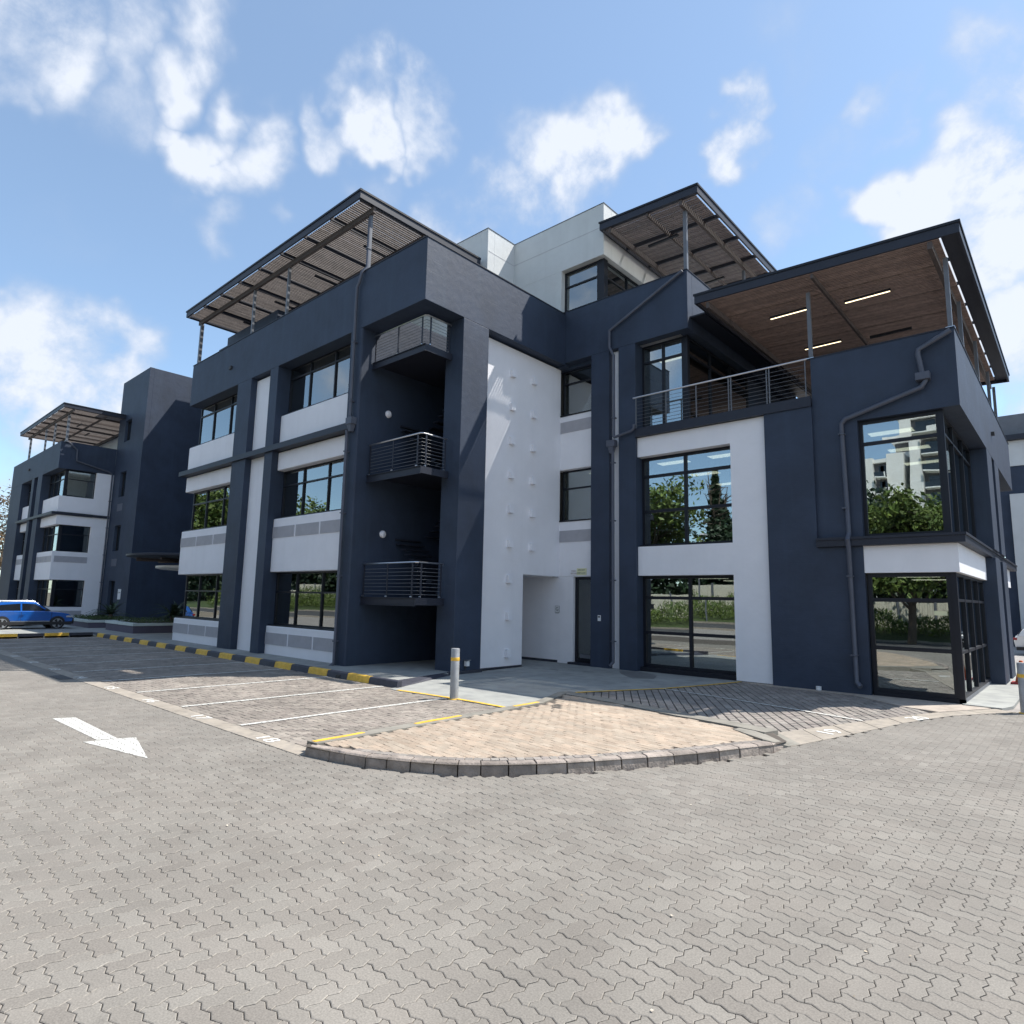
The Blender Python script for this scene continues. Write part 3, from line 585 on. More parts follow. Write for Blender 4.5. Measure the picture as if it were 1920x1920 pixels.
P(pk, 'drain_outlet', IRON, (-16.05, -15.85, 10.48, 10.52, .0, .09))
# bay lines and numbers: paint lies on the pavers and breaks at their joints
def clip(poly, cl):
    out_ = poly
    for i in range(len(cl)):
        a, b = cl[i], cl[(i + 1) % len(cl)]; inp = out_; out_ = []
        if not inp: break
        side = lambda p: (b[0] - a[0]) * (p[1] - a[1]) - (b[1] - a[1]) * (p[0] - a[0])
        for j in range(len(inp)):
            p, q = inp[j - 1], inp[j]; sp_, sq = side(p), side(q)
            if (sp_ < 0) != (sq < 0):
                t = sp_ / (sp_ - sq); out_.append((p[0] + (q[0] - p[0]) * t, p[1] + (q[1] - p[1]) * t))
            if sq >= 0: out_.append(q)
    return out_
def paint(parent, name, mat, F_, outline, polys, z, wear=.0):
    mb = MB(); cx, cyy, an = F_
    for cl in polys:
        ar = sum(cl[i][0] * cl[(i + 1) % len(cl)][1] - cl[(i + 1) % len(cl)][0] * cl[i][1] for i in range(len(cl)))
        if ar < 0: cl = cl[::-1]
        xs = [p[0] for p in cl]; ys = [p[1] for p in cl]
        k = (cx > min(xs) - .3) & (cx < max(xs) + .3) & (cyy > min(ys) - .3) & (cyy < max(ys) + .3)
        for a, b, t in zip(cx[k], cyy[k], an[k]):
            ca_, sa_ = math.cos(t), math.sin(t); pp = clip([(a + u * ca_ - v_ * sa_, b + u * sa_ + v_ * ca_) for u, v_ in outline], cl)
            if len(pp) > 2 and random.random() > wear: mb.add([(u, v_, z) for u, v_ in pp], [tuple(range(len(pp)))])
    return mb.build(name, mat, parent)
def stripe(a, b, w):
    a, b = Vector(a), Vector(b); t = (b - a).normalized() * 0; q = (b - a).normalized(); q = Vector((-q.y, q.x)) * w / 2
    return [tuple(a - q), tuple(b - q), tuple(b + q), tuple(a + q)]
RECT = [(-WB + .006, -WB / 2 + .006), (WB - .006, -WB / 2 + .006), (WB - .006, WB / 2 - .006), (-WB + .006, WB / 2 - .006)]
ZIG = [tuple(p) for p in zig_outline(WB, .005, .105)]
for i in range(0, 11):
    xs = -11.3 - i * 2.585; 
    if i == 0: xa, ya = -11.22, 10.28
    else: xa, ya = xs + .12, 10.42
    paint(lbay, 'white_line', WHP, LF, RECT, [stripe((xs, 5.48), (xa, ya), .125)], .0105)
for k_, s in enumerate(['18', '17', '16', '15', '14', '13', '12', '11']):
    put_text('painted_number', s, .50, NUMP, kst, (-9.95 - k_ * 2.56, 5.285, .0135), (0, 0, 0), (1.15, .66, 1))
paint(rbay, 'white_line', WHP, RF, [(-.114, -.087), (.114, -.087), (.114, .087), (-.114, .087)], [stripe((-8.69, 15.86), (-6.9, 15.55), .09), stripe((-6.9, 15.55), (-5.14, 15.16), .09), stripe((-5.14, 15.16), (-3.55, 14.72), .10)], .0150)
put_text('painted_number', '19', .56, NUMP, rst, (-3.66, 12.92, .0155), (0, 0, R(75)), (1, .85, 1))
put_text('painted_number', '20', .52, NUMP, rst, (-2.79, 15.95, .0155), (0, 0, R(72)), (1, .85, 1))
paint(roadp, 'painted_arrow', WHP, ROADF, [tuple(p) for p in zig_outline(WB, .0045, .105)], [[(-14.1, 3.34), (-11.66, 3.38), (-11.55, 3.64), (-13.95, 3.66)], [(-11.66, 3.38), (-11.72, 3.17), (-9.93, 3.53), (-11.50, 3.88), (-11.55, 3.64)]], .0042)
dr = P(None, 'storm_drain', IRON, (-21.05, -20.05, 4.8, 5.1, -.02, .012)); tag(dr, 'rectangular iron storm drain set in the paving beside the flush kerb strip', 'drain')

mb = MB(); r_ = random.Random(3)
for i in range(110):
    a = -R(42) + r_.uniform(-.62, .62); d_ = 2.6 + 13 * r_.random() ** .8; a0, b0 = math.sin(a) * d_, math.cos(a) * d_
    if b0 > 4.9 and a0 < -3.6: continue
    s_ = r_.uniform(.004, .012); t = r_.uniform(0, 6.28); mb.add([(a0 + math.cos(t + q) * s_ * (1 + .6 * (q > 2)), b0 + math.sin(t + q) * s_, .006 + r_.uniform(0, .008)) for q in (0, 1.5, 3, 4.6)], [(0, 1, 2, 3)])
lt_ = mb.build('leaf_litter', M('dry_litter', (.30, .24, .16), .9, .4, 3, island=.6, col2=(.40, .36, .30))); stuff(lt_); lt_['label'] = 'small dry leaves and pale chips scattered over the paving'
# ------------------------------------------------------------------ windows
def window(parent, x0, x1, z0, z1, y, vx=(), tz=(), fw_=.06, axis='y', name='window', sill=.0):
    """axis 'y': faces the road at depth y; axis 'x': faces +x at x=y, x0..x1 run along y"""
    def bx(mb, a0, a1, d0, d1, c0, c1):
        if axis == 'y': mb.box(a0, a1, y + d0, y + d1, c0, c1)
        else: mb.box(y - d1, y - d0, a0, a1, c0, c1)
    mb = MB(); f = fw_; d0, d1 = -.045, .045
    bx(mb, x0, x0 + f, d0, d1, z0, z1); bx(mb, x1 - f, x1, d0, d1, z0, z1)
    bx(mb, x0 + f, x1 - f, d0, d1, z0, z0 + f); bx(mb, x0 + f, x1 - f, d0, d1, z1 - f, z1)
    vs = [x0] + list(vx) + [x1]; zs = [z0] + list(tz) + [z1]
    for v_ in vx: bx(mb, v_ - f / 2, v_ + f / 2, d0 - .01, d1 - .01, z0 + f, z1 - f)
    for t_ in tz:
        for i in range(len(vs) - 1):
            a = vs[i] + (f if i == 0 else f / 2); b = vs[i + 1] - (f if i == len(vs) - 2 else f / 2)
            bx(mb, a, b, d0, d1, t_ - f / 2, t_ + f / 2)
    w = mb.build(name, FRAME, parent)
    for i in range(len(vs) - 1):
        for j in range(len(zs) - 1):
            a = vs[i] + (f if i == 0 else f / 2); b = vs[i + 1] - (f if i == len(vs) - 2 else f / 2)
            c = zs[j] + (f if j == 0 else f / 2); d = zs[j + 1] - (f if j == len(zs) - 2 else f / 2)
            g_ = MB(); t = random.uniform(-.004, .004); s = random.uniform(-.004, .004)
            a0, a1, c0, c1 = a - .004, b + .004, c - .004, d + .004
            if axis == 'y':
                vv = [(a0, y - s - t, c0), (a1, y + s - t, c0), (a1, y + s + t, c1), (a0, y - s + t, c1)]
                g_.add(vv + [(p[0], p[1] + .01, p[2]) for p in vv], [(0, 1, 2, 3), (7, 6, 5, 4)])
            else:
                vv = [(y - s - t, a0, c0), (y + s - t, a1, c0), (y + s + t, a1, c1), (y - s + t, a0, c1)]
                g_.add(vv + [(p[0] - .01, p[1], p[2]) for p in vv], [(0, 1, 2, 3), (7, 6, 5, 4)])
            g_.build('pane', GLASS, w)
    return w
def vent(parent, x0, x1, z0, z1, y, axis='y'):
    mb = MB()
    def bx(a0, a1, d0, d1, c0, c1):
        if axis == 'y': mb.box(a0, a1, y - d1, y - d0, c0, c1)
        else: mb.box(y + d0, y + d1, a0, a1, c0, c1)
    f = .025
    bx(x0, x1, 0.002, .010, z0, z1)
    bx(x0, x0 + f, .010, .022, z0, z1); bx(x1 - f, x1, .010, .022, z0, z1); bx(x0 + f, x1 - f, .010, .022, z1 - f, z1); bx(x0 + f, x1 - f, .010, .022, z0, z0 + f)
    n_ = 9
    for i in range(n_):
        c = z0 + f + (z1 - z0 - 2 * f) * (i + .3) / n_; bx(x0 + f, x1 - f, .010, .020, c, c + .018)
    return mb.build('vent_grille', VENT, parent)

# ------------------------------------------------------------------ main building
MBD = thing('office_building', 'navy and white three-storey office building with stepped wings filling the middle of the view', 'building', (-16, 19, 0))
B_ = MBD
def NV(*b, name='wall', bevel=.012): return P(B_, name, NAVY, *b, bevel=bevel)
def WT(*b, name='white_panel', bevel=.03): return P(B_, name, WHITE, *b, bevel=bevel)
YA, X1, X2 = 11.9, -14.5, -14.88
# -- wing A
mb = MB(); mb.prism([(-32.35, YA), (X1, YA), (X1, 19.05), (-15.3, 19.05), (-15.3, 12.7), (-32.35, 12.7)], 11.48, 13.56); mb.build('parapet', NAVY, B_, bevel=.012)
NV((-27.12, -25.85, YA, 12.9, 0, 11.478), name='column'); NV((-24.20, -23.55, YA, 12.9, 0, 11.478), name='column')
WT((-25.85, -24.20, 12.17, 12.9, 0, 7.96), (-25.85, -24.20, 12.17, 12.9, 8.17, 11.40), name='recessed_strip', bevel=0)
mb = MB(); mb.prism([(-18.45, YA), (-17.86, YA), (-17.82, YA + .015), (-17.80, YA + .06), (-17.80, 17.2), (-18.2, 17.2), (-18.2, 12.9), (-18.45, 12.9)], 0, 11.478); mb.build('stair_wall', NAVY, B_)
NV((-18.2, -17.80, 12.7, 17.2, 11.48, 12.4), name='stair_wall', bevel=0)
NV((-32.35, -32.05, 12.9, 26, 0, 12.4), name='end_wall')
for z0, z1 in ((0, 1.13), (3.18, 5.26), (7.20, 7.93), (8.20, 9.44)):
    for a, b in ((-32.6, -27.12), (-23.55, -18.45)):
        p_ = WT((a, b, 12.16, 12.58, z0, z1), name='white_panel')
        if z1 in (1.13, 5.26):
            w3 = (b - a) / 3; c = (.45, .88) if z1 == 1.13 else (4.50, 4.93)
            for k_ in range(3): vent(B_, a + k_ * w3 + (.06 if k_ else .03), a + (k_ + 1) * w3 - .06, c[0], c[1], 12.16)
        # dark sill above each panel
        if z1 != 7.93: P(B_, 'window_sill', FRAME, (a + .05, b, 12.20, 12.62, z1 + .003, z1 + .045))
P(B_, 'ledge', STEEL, (-32.68, -17.92, 11.80, 12.16, 7.95, 8.00), (-32.68, -17.92, 11.80, 11.86, 8.0, 8.17), (-32.68, -17.92, 11.86, 12.5, 8.11, 8.168))
for (z0, z1, tz) in ((1.17, 3.18, 2.42), (5.30, 7.20, 6.60), (9.48, 11.48, 11.02)):
    window(B_, -23.55, -18.47, z0, z1, 12.50, (-22.0, -20.25), (tz,))
    window(B_, -32.3, -27.15, z0, z1, 12.50, (-30.72, -28.90), (tz,))
P(B_, 'floor_slab', INTC, (-32.0, -18.25, 12.70, 22, 3.25, 4.1)); P(B_, 'floor_slab', INTC, (-32.0, -18.25, 12.70, 22, 7.30, 8.19))
P(B_, 'terrace_slab', LIGHT, (-32.0, -18.25, 12.75, 22, 11.55, 12.4))
P(B_, 'interior_wall', INTW, (-32.0, -18.25, 19, 19.2, 0, 11.5)); P(B_, 'interior_wall', INTW, (-25.4, -24.6, 12.95, 18.9, 0, 11.5))
P(B_, 'ground_slab', INTW, (-32.0, -18.25, 12.7, 22, -.1, .12))
for xx in (-30.5, -28, -23, -20.3):
    for zz in (3.235, 7.285, 11.535):
        for yy in (14.2, 16.8): P(B_, 'ceiling_light', LAMPM, (xx, xx + 1.2, yy, yy + .35, zz - .01, zz))
NV((-32.2, -27, 13.4, 17.1, 12.41, 15.5), name='roof_core')
# drain outlets through the parapet
P(B_, 'drain_spout', IRON, (-28.05, -27.85, 11.82, 11.9, 12.36, 12.50))
# -- stair shaft in the corner
NV((-15.33, X1, 13.57, 14.76, 0, 11.478), name='pier')
NV((-17.8, -15.2, 16.2, 16.5, 0, 12.4), name='stair_back_wall')
NV((-15.2, -14.93, 14.765, 16.2, 11.42, 12.4), name='stair_side_wall')
WT((-15.2, X2, 14.765, 17.2, .06, 11.41), name='tall_white_wall', bevel=0)
WT((-15.2, X2, 17.2, 19.30, 3.21, 11.41), name='tall_white_wall', bevel=0)
P(B_, 'plinth', DPAINT, (-15.2, X2 + .012, 14.77, 17.2, 0, .058))
for yy, zs in ((16.40, (10.30, 9.05, 7.80, 6.56, 5.33, 4.11, 2.88, 1.62, .36)), (17.60, (10.35, 9.04, 7.76, 6.53, 5.31, 4.08))):
    for zz in zs:
        mb = MB(); a, b = yy - .10, yy + .10; x_ = X2
        mb.add([(x_, a, zz), (x_ + .14, a, zz), (x_ + .11, a, zz + .26), (x_, a, zz + .26), (x_, b, zz), (x_ + .14, b, zz), (x_ + .11, b, zz + .26), (x_, b, zz + .26)],
               [(0, 1, 2, 3), (7, 6, 5, 4), (0, 4, 5, 1), (1, 5, 6, 2), (2, 6, 7, 3)])
        mb.build('wall_block', WHITE, B_)
# passage behind the white wall
WT((-18.0, -14.2, 19.30, 19.6, 0, 3.2), name='door_wall', bevel=.0); WT((-18.2, -18.0, 17.2, 19.6, 0, 3.2), name='passage_wall', bevel=0)
WT((-18.0, -15.2, 17.0, 17.2, 0, 3.2), name='passage_wall', bevel=0); WT((-18.0, -15.205, 17.2, 19.3, 3.2, 3.4), name='passage_ceiling', bevel=0)
P(B_, 'plinth', DPAINT, (-18.0, -14.92, 19.285, 19.30, 0, .10))
# balconies on the stair
def stair_balcony(zf, zr, diag=True):
    t = P(B_, 'stair_balcony', STEEL, (-17.79, -15.0, 12.40, 12.46, zf - .22, zf), (-15.06, -15.0, 12.46, 13.56, zf - .22, zf), (-17.79, -15.06, 12.46, 16.1, zf - .06, zf - .02), bevel=0)
    P(t, 'slab_edge', STEEL, (-17.79, -14.98, 12.36, 12.399, zf - .25, zf - .225), (-17.79, -14.98, 12.36, 12.399, zf - .02, zf + .003))
    mb = MB(); mb.tube([(-17.75, 12.43, zr), (-15.1, 12.43, zr), (-15.03, 12.5, zr), (-15.03, 13.5, zr)], .03, 8); mb.build('handrail', CHROME, t, smooth=True)
    for (px_, py_) in ((-17.7, 12.43), (-16.45, 12.43), (-15.22, 12.43), (-15.03, 12.62), (-15.03, 13.42)):
        mb = MB(); mb.box(px_ - .025, px_ + .025, py_ - .012, py_ + .012, zf - .15, zr - .03) if py_ < 12.5 else mb.box(px_ - .012, px_ + .012, py_ - .025, py_ + .025, zf - .15, zr - .03)
        mb.build('post', STEEL, t)
        mb = MB(); mb.tube([(px_ - .03, py_ - .03, zf + .03), (px_ + .03, py_ - .03, zf + .03)], .022, 8); mb.build('bolt', CHROME, t)
    for k_ in range(8):
        z = zf + .10 + k_ * (zr - zf - .16) / 8; mb = MB(); mb.tube([(-17.75, 12.44, z), (-15.03, 12.44, z), (-15.03, 13.45, z)], .007, 6); mb.build('cable', GREYST, t)
    return t
for zf, zr in ((2.30, 3.38), (6.36, 7.42), (10.33, 11.32)): stair_balcony(zf, zr)
# stair flights seen behind the balconies
for zf in (2.3, 6.36):
    mb = MB()
    for k_ in range(11):
        z = zf + .37 * (k_ + 1) * .5; yv = 15.4; mb.box(-15.3 - .24 * k_ - .26, -15.3 - .24 * k_, 13.7, 14.8, z - .05, z)
    mb.build('stair_flight', STEEL, B_)
    mb = MB()
    for k_ in range(11):
        z = zf + 2.03 + .37 * (k_ + 1) * .5; mb.box(-17.7 + .24 * k_, -17.7 + .24 * k_ + .26, 14.95, 16.1, z - .05, z)
    mb.build('stair_flight', STEEL, B_)
for zz in (8.69, 4.44):
    mb = MB(); mb.lathe((0, 0, 0), [(.13, 0), (.13, .03), (.11, .06), (.06, .08), (0.01, .085)], 20)
    mb.v = [(-17.8 + z, 13.16 + x, zz + y) for x, y, z in mb.v]; mb.build('bulkhead_light', BULKW, B_, smooth=True)
# -- link with windows beside the tall wall (D), beam over it
NV((X1, -9.3, 19.05, 19.4, 11.55, 13.65), name='parapet')
NV((-15.3, -14.5, 19.051, 19.4, 11.42, 13.60), name='parapet')
WT((-15.1, -13.25, 19.30, 19.8, 3.20, 5.31), name='white_panel'); WT((-15.1, -13.25, 19.30, 19.8, 7.33, 9.48), name='white_panel')
NV((-15.1, -13.25, 19.4, 19.8, 11.40, 12.3), name='lintel')
for z in (4.52, 8.80): vent(B_, -14.86, -13.28, z, z + .44, 19.30)
for z0, z1, t in ((5.31, 7.33, 6.62), (9.48, 11.40, 10.86)):
    window(B_, -14.93, -13.25, z0, z1, 19.58, (), (t,)); P(B_, 'window_sill', FRAME, (-14.88, -13.25, 19.27, 19.55, z0 + .002, z0 + .04))
NV((-13.25, -12.45, 19.05, 19.75, 0, 11.548), name='column'); NV((-12.05, -11.35, 19.05, 19.75, 0, 11.548), name='column')
WT((-12.45, -12.05, 19.25, 19.7, .0, 11.52), name='recessed_strip', bevel=0)
# door
dw = P(B_, 'door', FRAME, (-14.2, -14.1, 19.42, 19.52, .1, 3.18), (-13.30, -13.25, 19.42, 19.52, .1, 3.18), (-14.1, -13.30, 19.42, 19.52, 3.1, 3.18), (-14.1, -13.30, 19.42, 19.52, .1, .22))
P(dw, 'pane', GLASS, (-14.1, -13.3, 19.465, 19.475, .22, 3.1)); mb = MB(); mb.tube([(-13.40, 19.38, 1.0), (-13.40, 19.38, 2.2)], .015, 6); mb.build('handle', CHROME, dw)
P(dw, 'kick_plate', GREYST, (-13.95, -13.35, 19.405, 19.418, .25, .38)); P(dw, 'step', STEEL, (-14.3, -13.25, 19.1, 19.42, 0, .09))
s1 = P(B_, 'wall_sign', SIGNW, (-14.31, -14.05, 19.285, 19.30, 3.27, 3.46)); put_text('lettering', 'PLEASE', .062, INKR, s1, (-14.18, 19.283, 3.415), (R(90), 0, 0)); put_text('lettering', 'KEEP CLEAR', .052, INKR, s1, (-14.18, 19.283, 3.33), (R(90), 0, 0))
s2 = P(B_, 'wall_sign', SIGNY, (-14.035, -13.60, 19.283, 19.30, 3.265, 3.51)); put_text('lettering', 'FIRE EXIT', .075, INK, s2, (-13.82, 19.281, 3.445), (R(90), 0, 0)); put_text('lettering', 'KEEP CLEAR', .068, INK, s2, (-13.82, 19.281, 3.335), (R(90), 0, 0))
s3 = P(B_, 'wall_sign', SIGNW, (-15.04, -14.85, 19.287, 19.30, 1.87, 2.10)); put_text('lettering', 'G', .19, INK, s3, (-14.945, 19.285, 1.985), (R(90), 0, 0)); put_text('lettering', 'GROUND', .04, INK, s3, (-14.945, 19.285, 1.84), (R(90), 0, 0))
P(s3, 'sign_border', INK, (-15.05, -14.84, 19.289, 19.299, 1.86, 2.11)); s4 = P(B_, 'intercom', SIGNW, (-12.93, -12.80, 19.03, 19.05, 1.62, 1.82), bevel=.008); P(s4, 'screen', INK, (-12.91, -12.82, 19.026, 19.03, 1.74, 1.79))
fl = P(B_, 'flood_light', SIGNW, (-14.47, -14.36, 14.02, 14.14, .24, .40)); P(fl, 'visor', CHROME, (-14.48, -14.32, 13.99, 14.17, .415, .43))
P(B_, 'flood_bracket', IRON, (-14.5, -14.47, 14.05, 14.11, .15, .42))
# -- white frame with two storeys of windows
YF = 19.17
WT((-11.35, -8.0, YF, 19.7, 7.36, 8.05), (-8.0, -6.88, YF, 19.7, .03, 8.05), name='white_frame', bevel=.0); WT((-11.35, -8.0, YF, 19.7, 3.21, 4.20), name='white_frame', bevel=.0)
window(B_, -11.35, -8.0, 4.20, 7.36, 19.52, (-9.70,), (5.44, 6.68), .10); window(B_, -11.35, -8.0, .16, 3.21, 19.52, (-9.61,), (1.30, 2.47), .10)
P(B_, 'window_sill', FRAME, (-11.35, -8.0, 19.25, 19.6, 0, .155)); P(B_, 'window_sill', FRAME, (-11.35, -8.0, 19.30, 19.5, 4.203, 4.26))
# -- navy block right of it (F) and block E
mb = MB(); mb.prism_y([(-6.88, 0), (-4.35, 0), (-4.35, 3.94), (-5.5, 3.94), (-5.5, 8.16), (-6.88, 8.16)], 19.05, 19.6); mb.build('wall', NAVY, B_, bevel=.01)
mb = MB(); mb.prism_y([(-5.5, 4.185), (-4.35, 4.185), (-4.35, 7.45), (-1.98, 7.45), (-1.98, 9.52), (-5.5, 9.52)], 19.15, 19.6); mb.build('wall', NAVY, B_)
mb = MB(); mb.box(-2.6, -1.98, 19.6, 34.8, 7.45, 9.52); mb.build('parapet', NAVY, B_)
P(B_, 'parapet_cap', STEEL, (-5.52, -1.96, 19.13, 19.62, 9.522, 9.55), (-2.62, -1.96, 19.62, 34.82, 9.522, 9.55))
P(B_, 'parapet_cap', STEEL, (-32.37, X1 + .02, YA - .02, 12.72, 13.562, 13.59), (-15.32, X1 + .02, 12.72, 19.03, 13.562, 13.59), (-15.3, -9.28, 19.03, 19.42, 13.652, 13.68), (-9.77, -9.28, 19.42, 30, 13.652, 13.68))
P(B_, 'ledge', STEEL, (-5.5, -2.06, 18.93, 19.149, 3.94, 4.18), (-2.35, -2.06, 19.149, 34.7, 3.94, 4.18), (-5.5, -2.35, 19.15, 19.5, 3.94, 4.18)); P(B_, 'ledge_lip', STEEL, (-5.5, -2.03, 18.90, 18.928, 4.12, 4.185), (-2.058, -2.03, 18.93, 34.72, 4.12, 4.185))
WT((-4.38, -2.24, 19.08, 19.5, 3.21, 3.935), (-2.6, -2.24, 19.5, 25.0, 3.21, 3.935), name='white_fascia', bevel=0)
WT((-2.6, -2.24, 28.7, 33.6, 3.21, 3.935), name='white_fascia', bevel=.0)
window(B_, -4.35, -2.45, 4.19, 7.44, 19.36, (), (6.79,), .09)
window(B_, 19.42, 24.95, 4.19, 7.44, -2.47, (21.2, 23.1), (6.90,), .06, axis='x')
P(B_, 'corner_post', FRAME, (-2.47, -2.37, 19.30, 19.42, 4.19, 7.44)); P(B_, 'corner_post', FRAME, (-2.45, -2.33, 19.16, 19.30, 0.0, 3.2))
window(B_, -4.32, -2.45, .12, 3.2, 19.24, (), (1.25, 2.50), .10)
window(B_, 19.30, 24.95, .12, 3.2, -2.40, (20.6, 22.0, 23.5), (1.22, 2.52), .07, axis='x')
P(B_, 'window_sill', FRAME, (-4.32, -2.33, 19.16, 19.3, 0, .118)); P(B_, 'window_sill', GREYST, (-2.45, -2.34, 19.31, 24.95, 0, .118))
stk_ = P(B_, 'window_sticker', SIGNY, (-2.86, -2.58, 19.232, 19.236, 2.13, 2.24))
for a, b in ((24.95, 26.4), (27.3, 28.7)): NV((-2.62, -1.98, a, b, 0, 3.938), (-2.62, -1.98, a, b, 4.182, 7.448), name='column')
NV((-2.62, -2.32, 26.4, 27.3, 0, 3.938), (-2.62, -2.32, 26.4, 27.3, 4.182, 7.448), name='recessed_strip')
window(B_, 28.7, 33.6, 4.19, 7.44, -2.47, (30.3, 32), (6.90,), .06, axis='x'); window(B_, 28.7, 33.6, .12, 3.2, -2.47, (30.3, 32), (2.5,), .06, axis='x')
P(B_, 'drain_spout', IRON, (-1.98, -1.88, 27.0, 27.15, 8.3, 8.42))
NV((-6.85, -2.62, 34.5, 34.8, 0, 7.448), name='end_wall')
# balcony level: deck, fascia, rail, corner window
P(B_, 'balcony_deck', STEEL, (-11.35, -5.5, 19.0, 19.16, 8.06, 8.34), (-11.35, -5.5, 19.16, 30, 8.2, 8.335))
P(B_, 'terrace_slab', LIGHT, (-5.5, -2.6, 19.6, 34.5, 8.2, 8.33))
br_ = P(B_, 'balcony_rail', STEEL, (-11.35, -5.5, 19.02, 19.05, 8.341, 8.37))
mb = MB(); mb.tube([(-11.43, 19.03, 9.49), (-5.55, 19.03, 9.50)], .032, 8); mb.build('handrail', CHROME, br_, smooth=True)
for xx in (-11.32, -10.15, -9.05, -7.95, -7.87, -6.75, -6.67, -5.62):
    P(br_, 'post', GREYST, (xx - .012, xx + .012, 19.02, 19.07, 8.36, 9.46))
for k_ in range(8):
    mb = MB(); z = 8.46 + k_ * .125; mb.tube([(-11.35, 19.045, z), (-5.6, 19.045, z)], .006, 6); mb.build('cable', GREYST, br_)
window(B_, -11.35, -9.72, 8.36, 11.53, 19.60, (-10.52,), (10.90,), .08)
P(B_, 'corner_post', FRAME, (-9.72, -9.58, 19.56, 19.70, 8.34, 11.55))
window(B_, 19.70, 25.0, 8.36, 11.53, -9.65, (21.45, 23.25), (10.90,), .07, axis='x')
NV((-9.75, -9.3, 19.4, 30, 11.55, 13.65), name='parapet'); NV((-9.95, -9.6, 25.0, 30, 8.34, 11.55), name='wall')
P(B_, 'window_sill', FRAME, (-11.35, -9.58, 19.5, 19.72, 8.336, 8.358))
P(B_, 'shade_plate', STEEL, (-9.295, -8.755, 19.2, 32.5, 11.95, 12.0)); NV((-9.6, -2.6, 29.8, 30.1, 8.33, 11.2), name='terrace_back_wall'); WT((-8.0, -7.2, 29.7, 29.79, 8.4, 10.0), name='terrace_door', bevel=0)  # steel plate added beside the canopy to shade the parapet side
P(B_, 'terrace_slab', LIGHT, (-15.1, -9.75, 19.8, 30, 11.58, 12.4))
# interiors of B / E
P(B_, 'floor_slab', INTC, (-15.1, -2.66, 19.75, 34.4, 3.30, 4.1)); P(B_, 'floor_slab', INTC, (-15.1, -2.66, 19.75, 34.4, 7.50, 8.05)); 
P(B_, 'ground_slab', INTW, (-15.1, -2.50, 19.7, 34.4, -.1, .11))
P(B_, 'interior_wall', INTW, (-15.1, -2.7, 30.2, 30.4, .11, 8)); P(B_, 'interior_wall', INTW, (-7.0, -6.6, 19.7, 30.1, .11, 7.5)); P(B_, 'interior_wall', INTW, (-13.0, -12.7, 19.8, 30.1, .11, 11.5))
P(B_, 'interior_wall', INTW, (-15.4, -15.2, 19.4, 30.1, .11, 11.5)); P(B_, 'interior_wall', INTW, (-15.1, -9.96, 27, 27.2, 8.1, 11.5))
for xx, zz in ((-14.7, 3.295), (-14.7, 7.495), (-14.7, 11.575), (-11.6, 11.575), (-11.6, 7.495), (-9.6, 7.495), (-11.4, 3.295), (-9.2, 3.295), (-4.5, 3.295), (-4.5, 7.495)):
    for yy in (21.0, 23.6, 26.2):
        P(B_, 'ceiling_light', LAMPM, (xx, xx + 1.15, yy, yy + .45, zz - .012, zz))
sh = P(B_, 'display_shelf', INTW, (-11.2, -11.15, 20.2, 20.6, 4.2, 6.0))
for z in (4.85, 5.35): P(sh, 'shelf_board', SIGNW, (-11.15, -10.4, 20.2, 20.6, z, z + .03))
# -- penthouse
def LG(*b, name='penthouse_wall'): return P(B_, name, LIGHT, *b, bevel=.01)
LG((-17.7, -12.7, 19.06, 19.6, 15.48, 17.6)); LG((-17.7, -14.72, 19.06, 19.6, 12.4, 15.48)); LG((-13.1, -12.7, 19.6, 30, 15.48, 17.6)); LG((-13.1, -12.7, 22.6, 30, 12.4, 15.48))
LG((-17.7, -13.1, 19.6, 30, 17.3, 17.58), name='penthouse_roof'); LG((-17.7, -17.3, 17.8, 19.06, 12.4, 17.6)); LG((-30, -17.7, 17.4, 17.8, 12.4, 17.6)); LG((-17.7, -17.3, 17.4, 17.8, 12.4, 17.6))
P(B_, 'groove', VENT, (-17.68, -12.72, 19.053, 19.058, 16.62, 16.64)); P(B_, 'groove', VENT, (-17.298, -17.293, 17.45, 19.05, 16.60, 16.62))
P(B_, 'roof_edge', GREYST, (-17.72, -12.68, 19.04, 19.62, 17.602, 17.62), (-13.1, -12.68, 19.62, 30, 17.602, 17.62), (-30, -17.28, 17.38, 17.8, 17.602, 17.62), (-17.7, -17.28, 17.8, 19.04, 17.602, 17.62))
window(B_, -14.72, -13.1, 13.62, 15.46, 19.34, (), (14.83,), .06); P(B_, 'corner_post', FRAME, (-13.1, -12.84, 19.30, 19.56, 12.5, 15.48))
window(B_, 19.56, 22.6, 12.9, 15.46, -12.95, (21.1,), (14.83,), .06, axis='x')
P(B_, 'interior_wall', INTW, (-17.2, -13.2, 26, 26.2, 12.4, 17.2))
P(B_, 'roof_vent', GREYST, (-13.55, -13.0, 23.2, 23.7, 17.6, 19.3))
# rear mass that carries the shadow side of the wings
NV((-32.3, -17.7, 22.2, 26, 0, 12.4), name='rear_wall')
NV((-49.0, -33, 19.8, 34, 0, 21.2), name='rear_block', bevel=0)
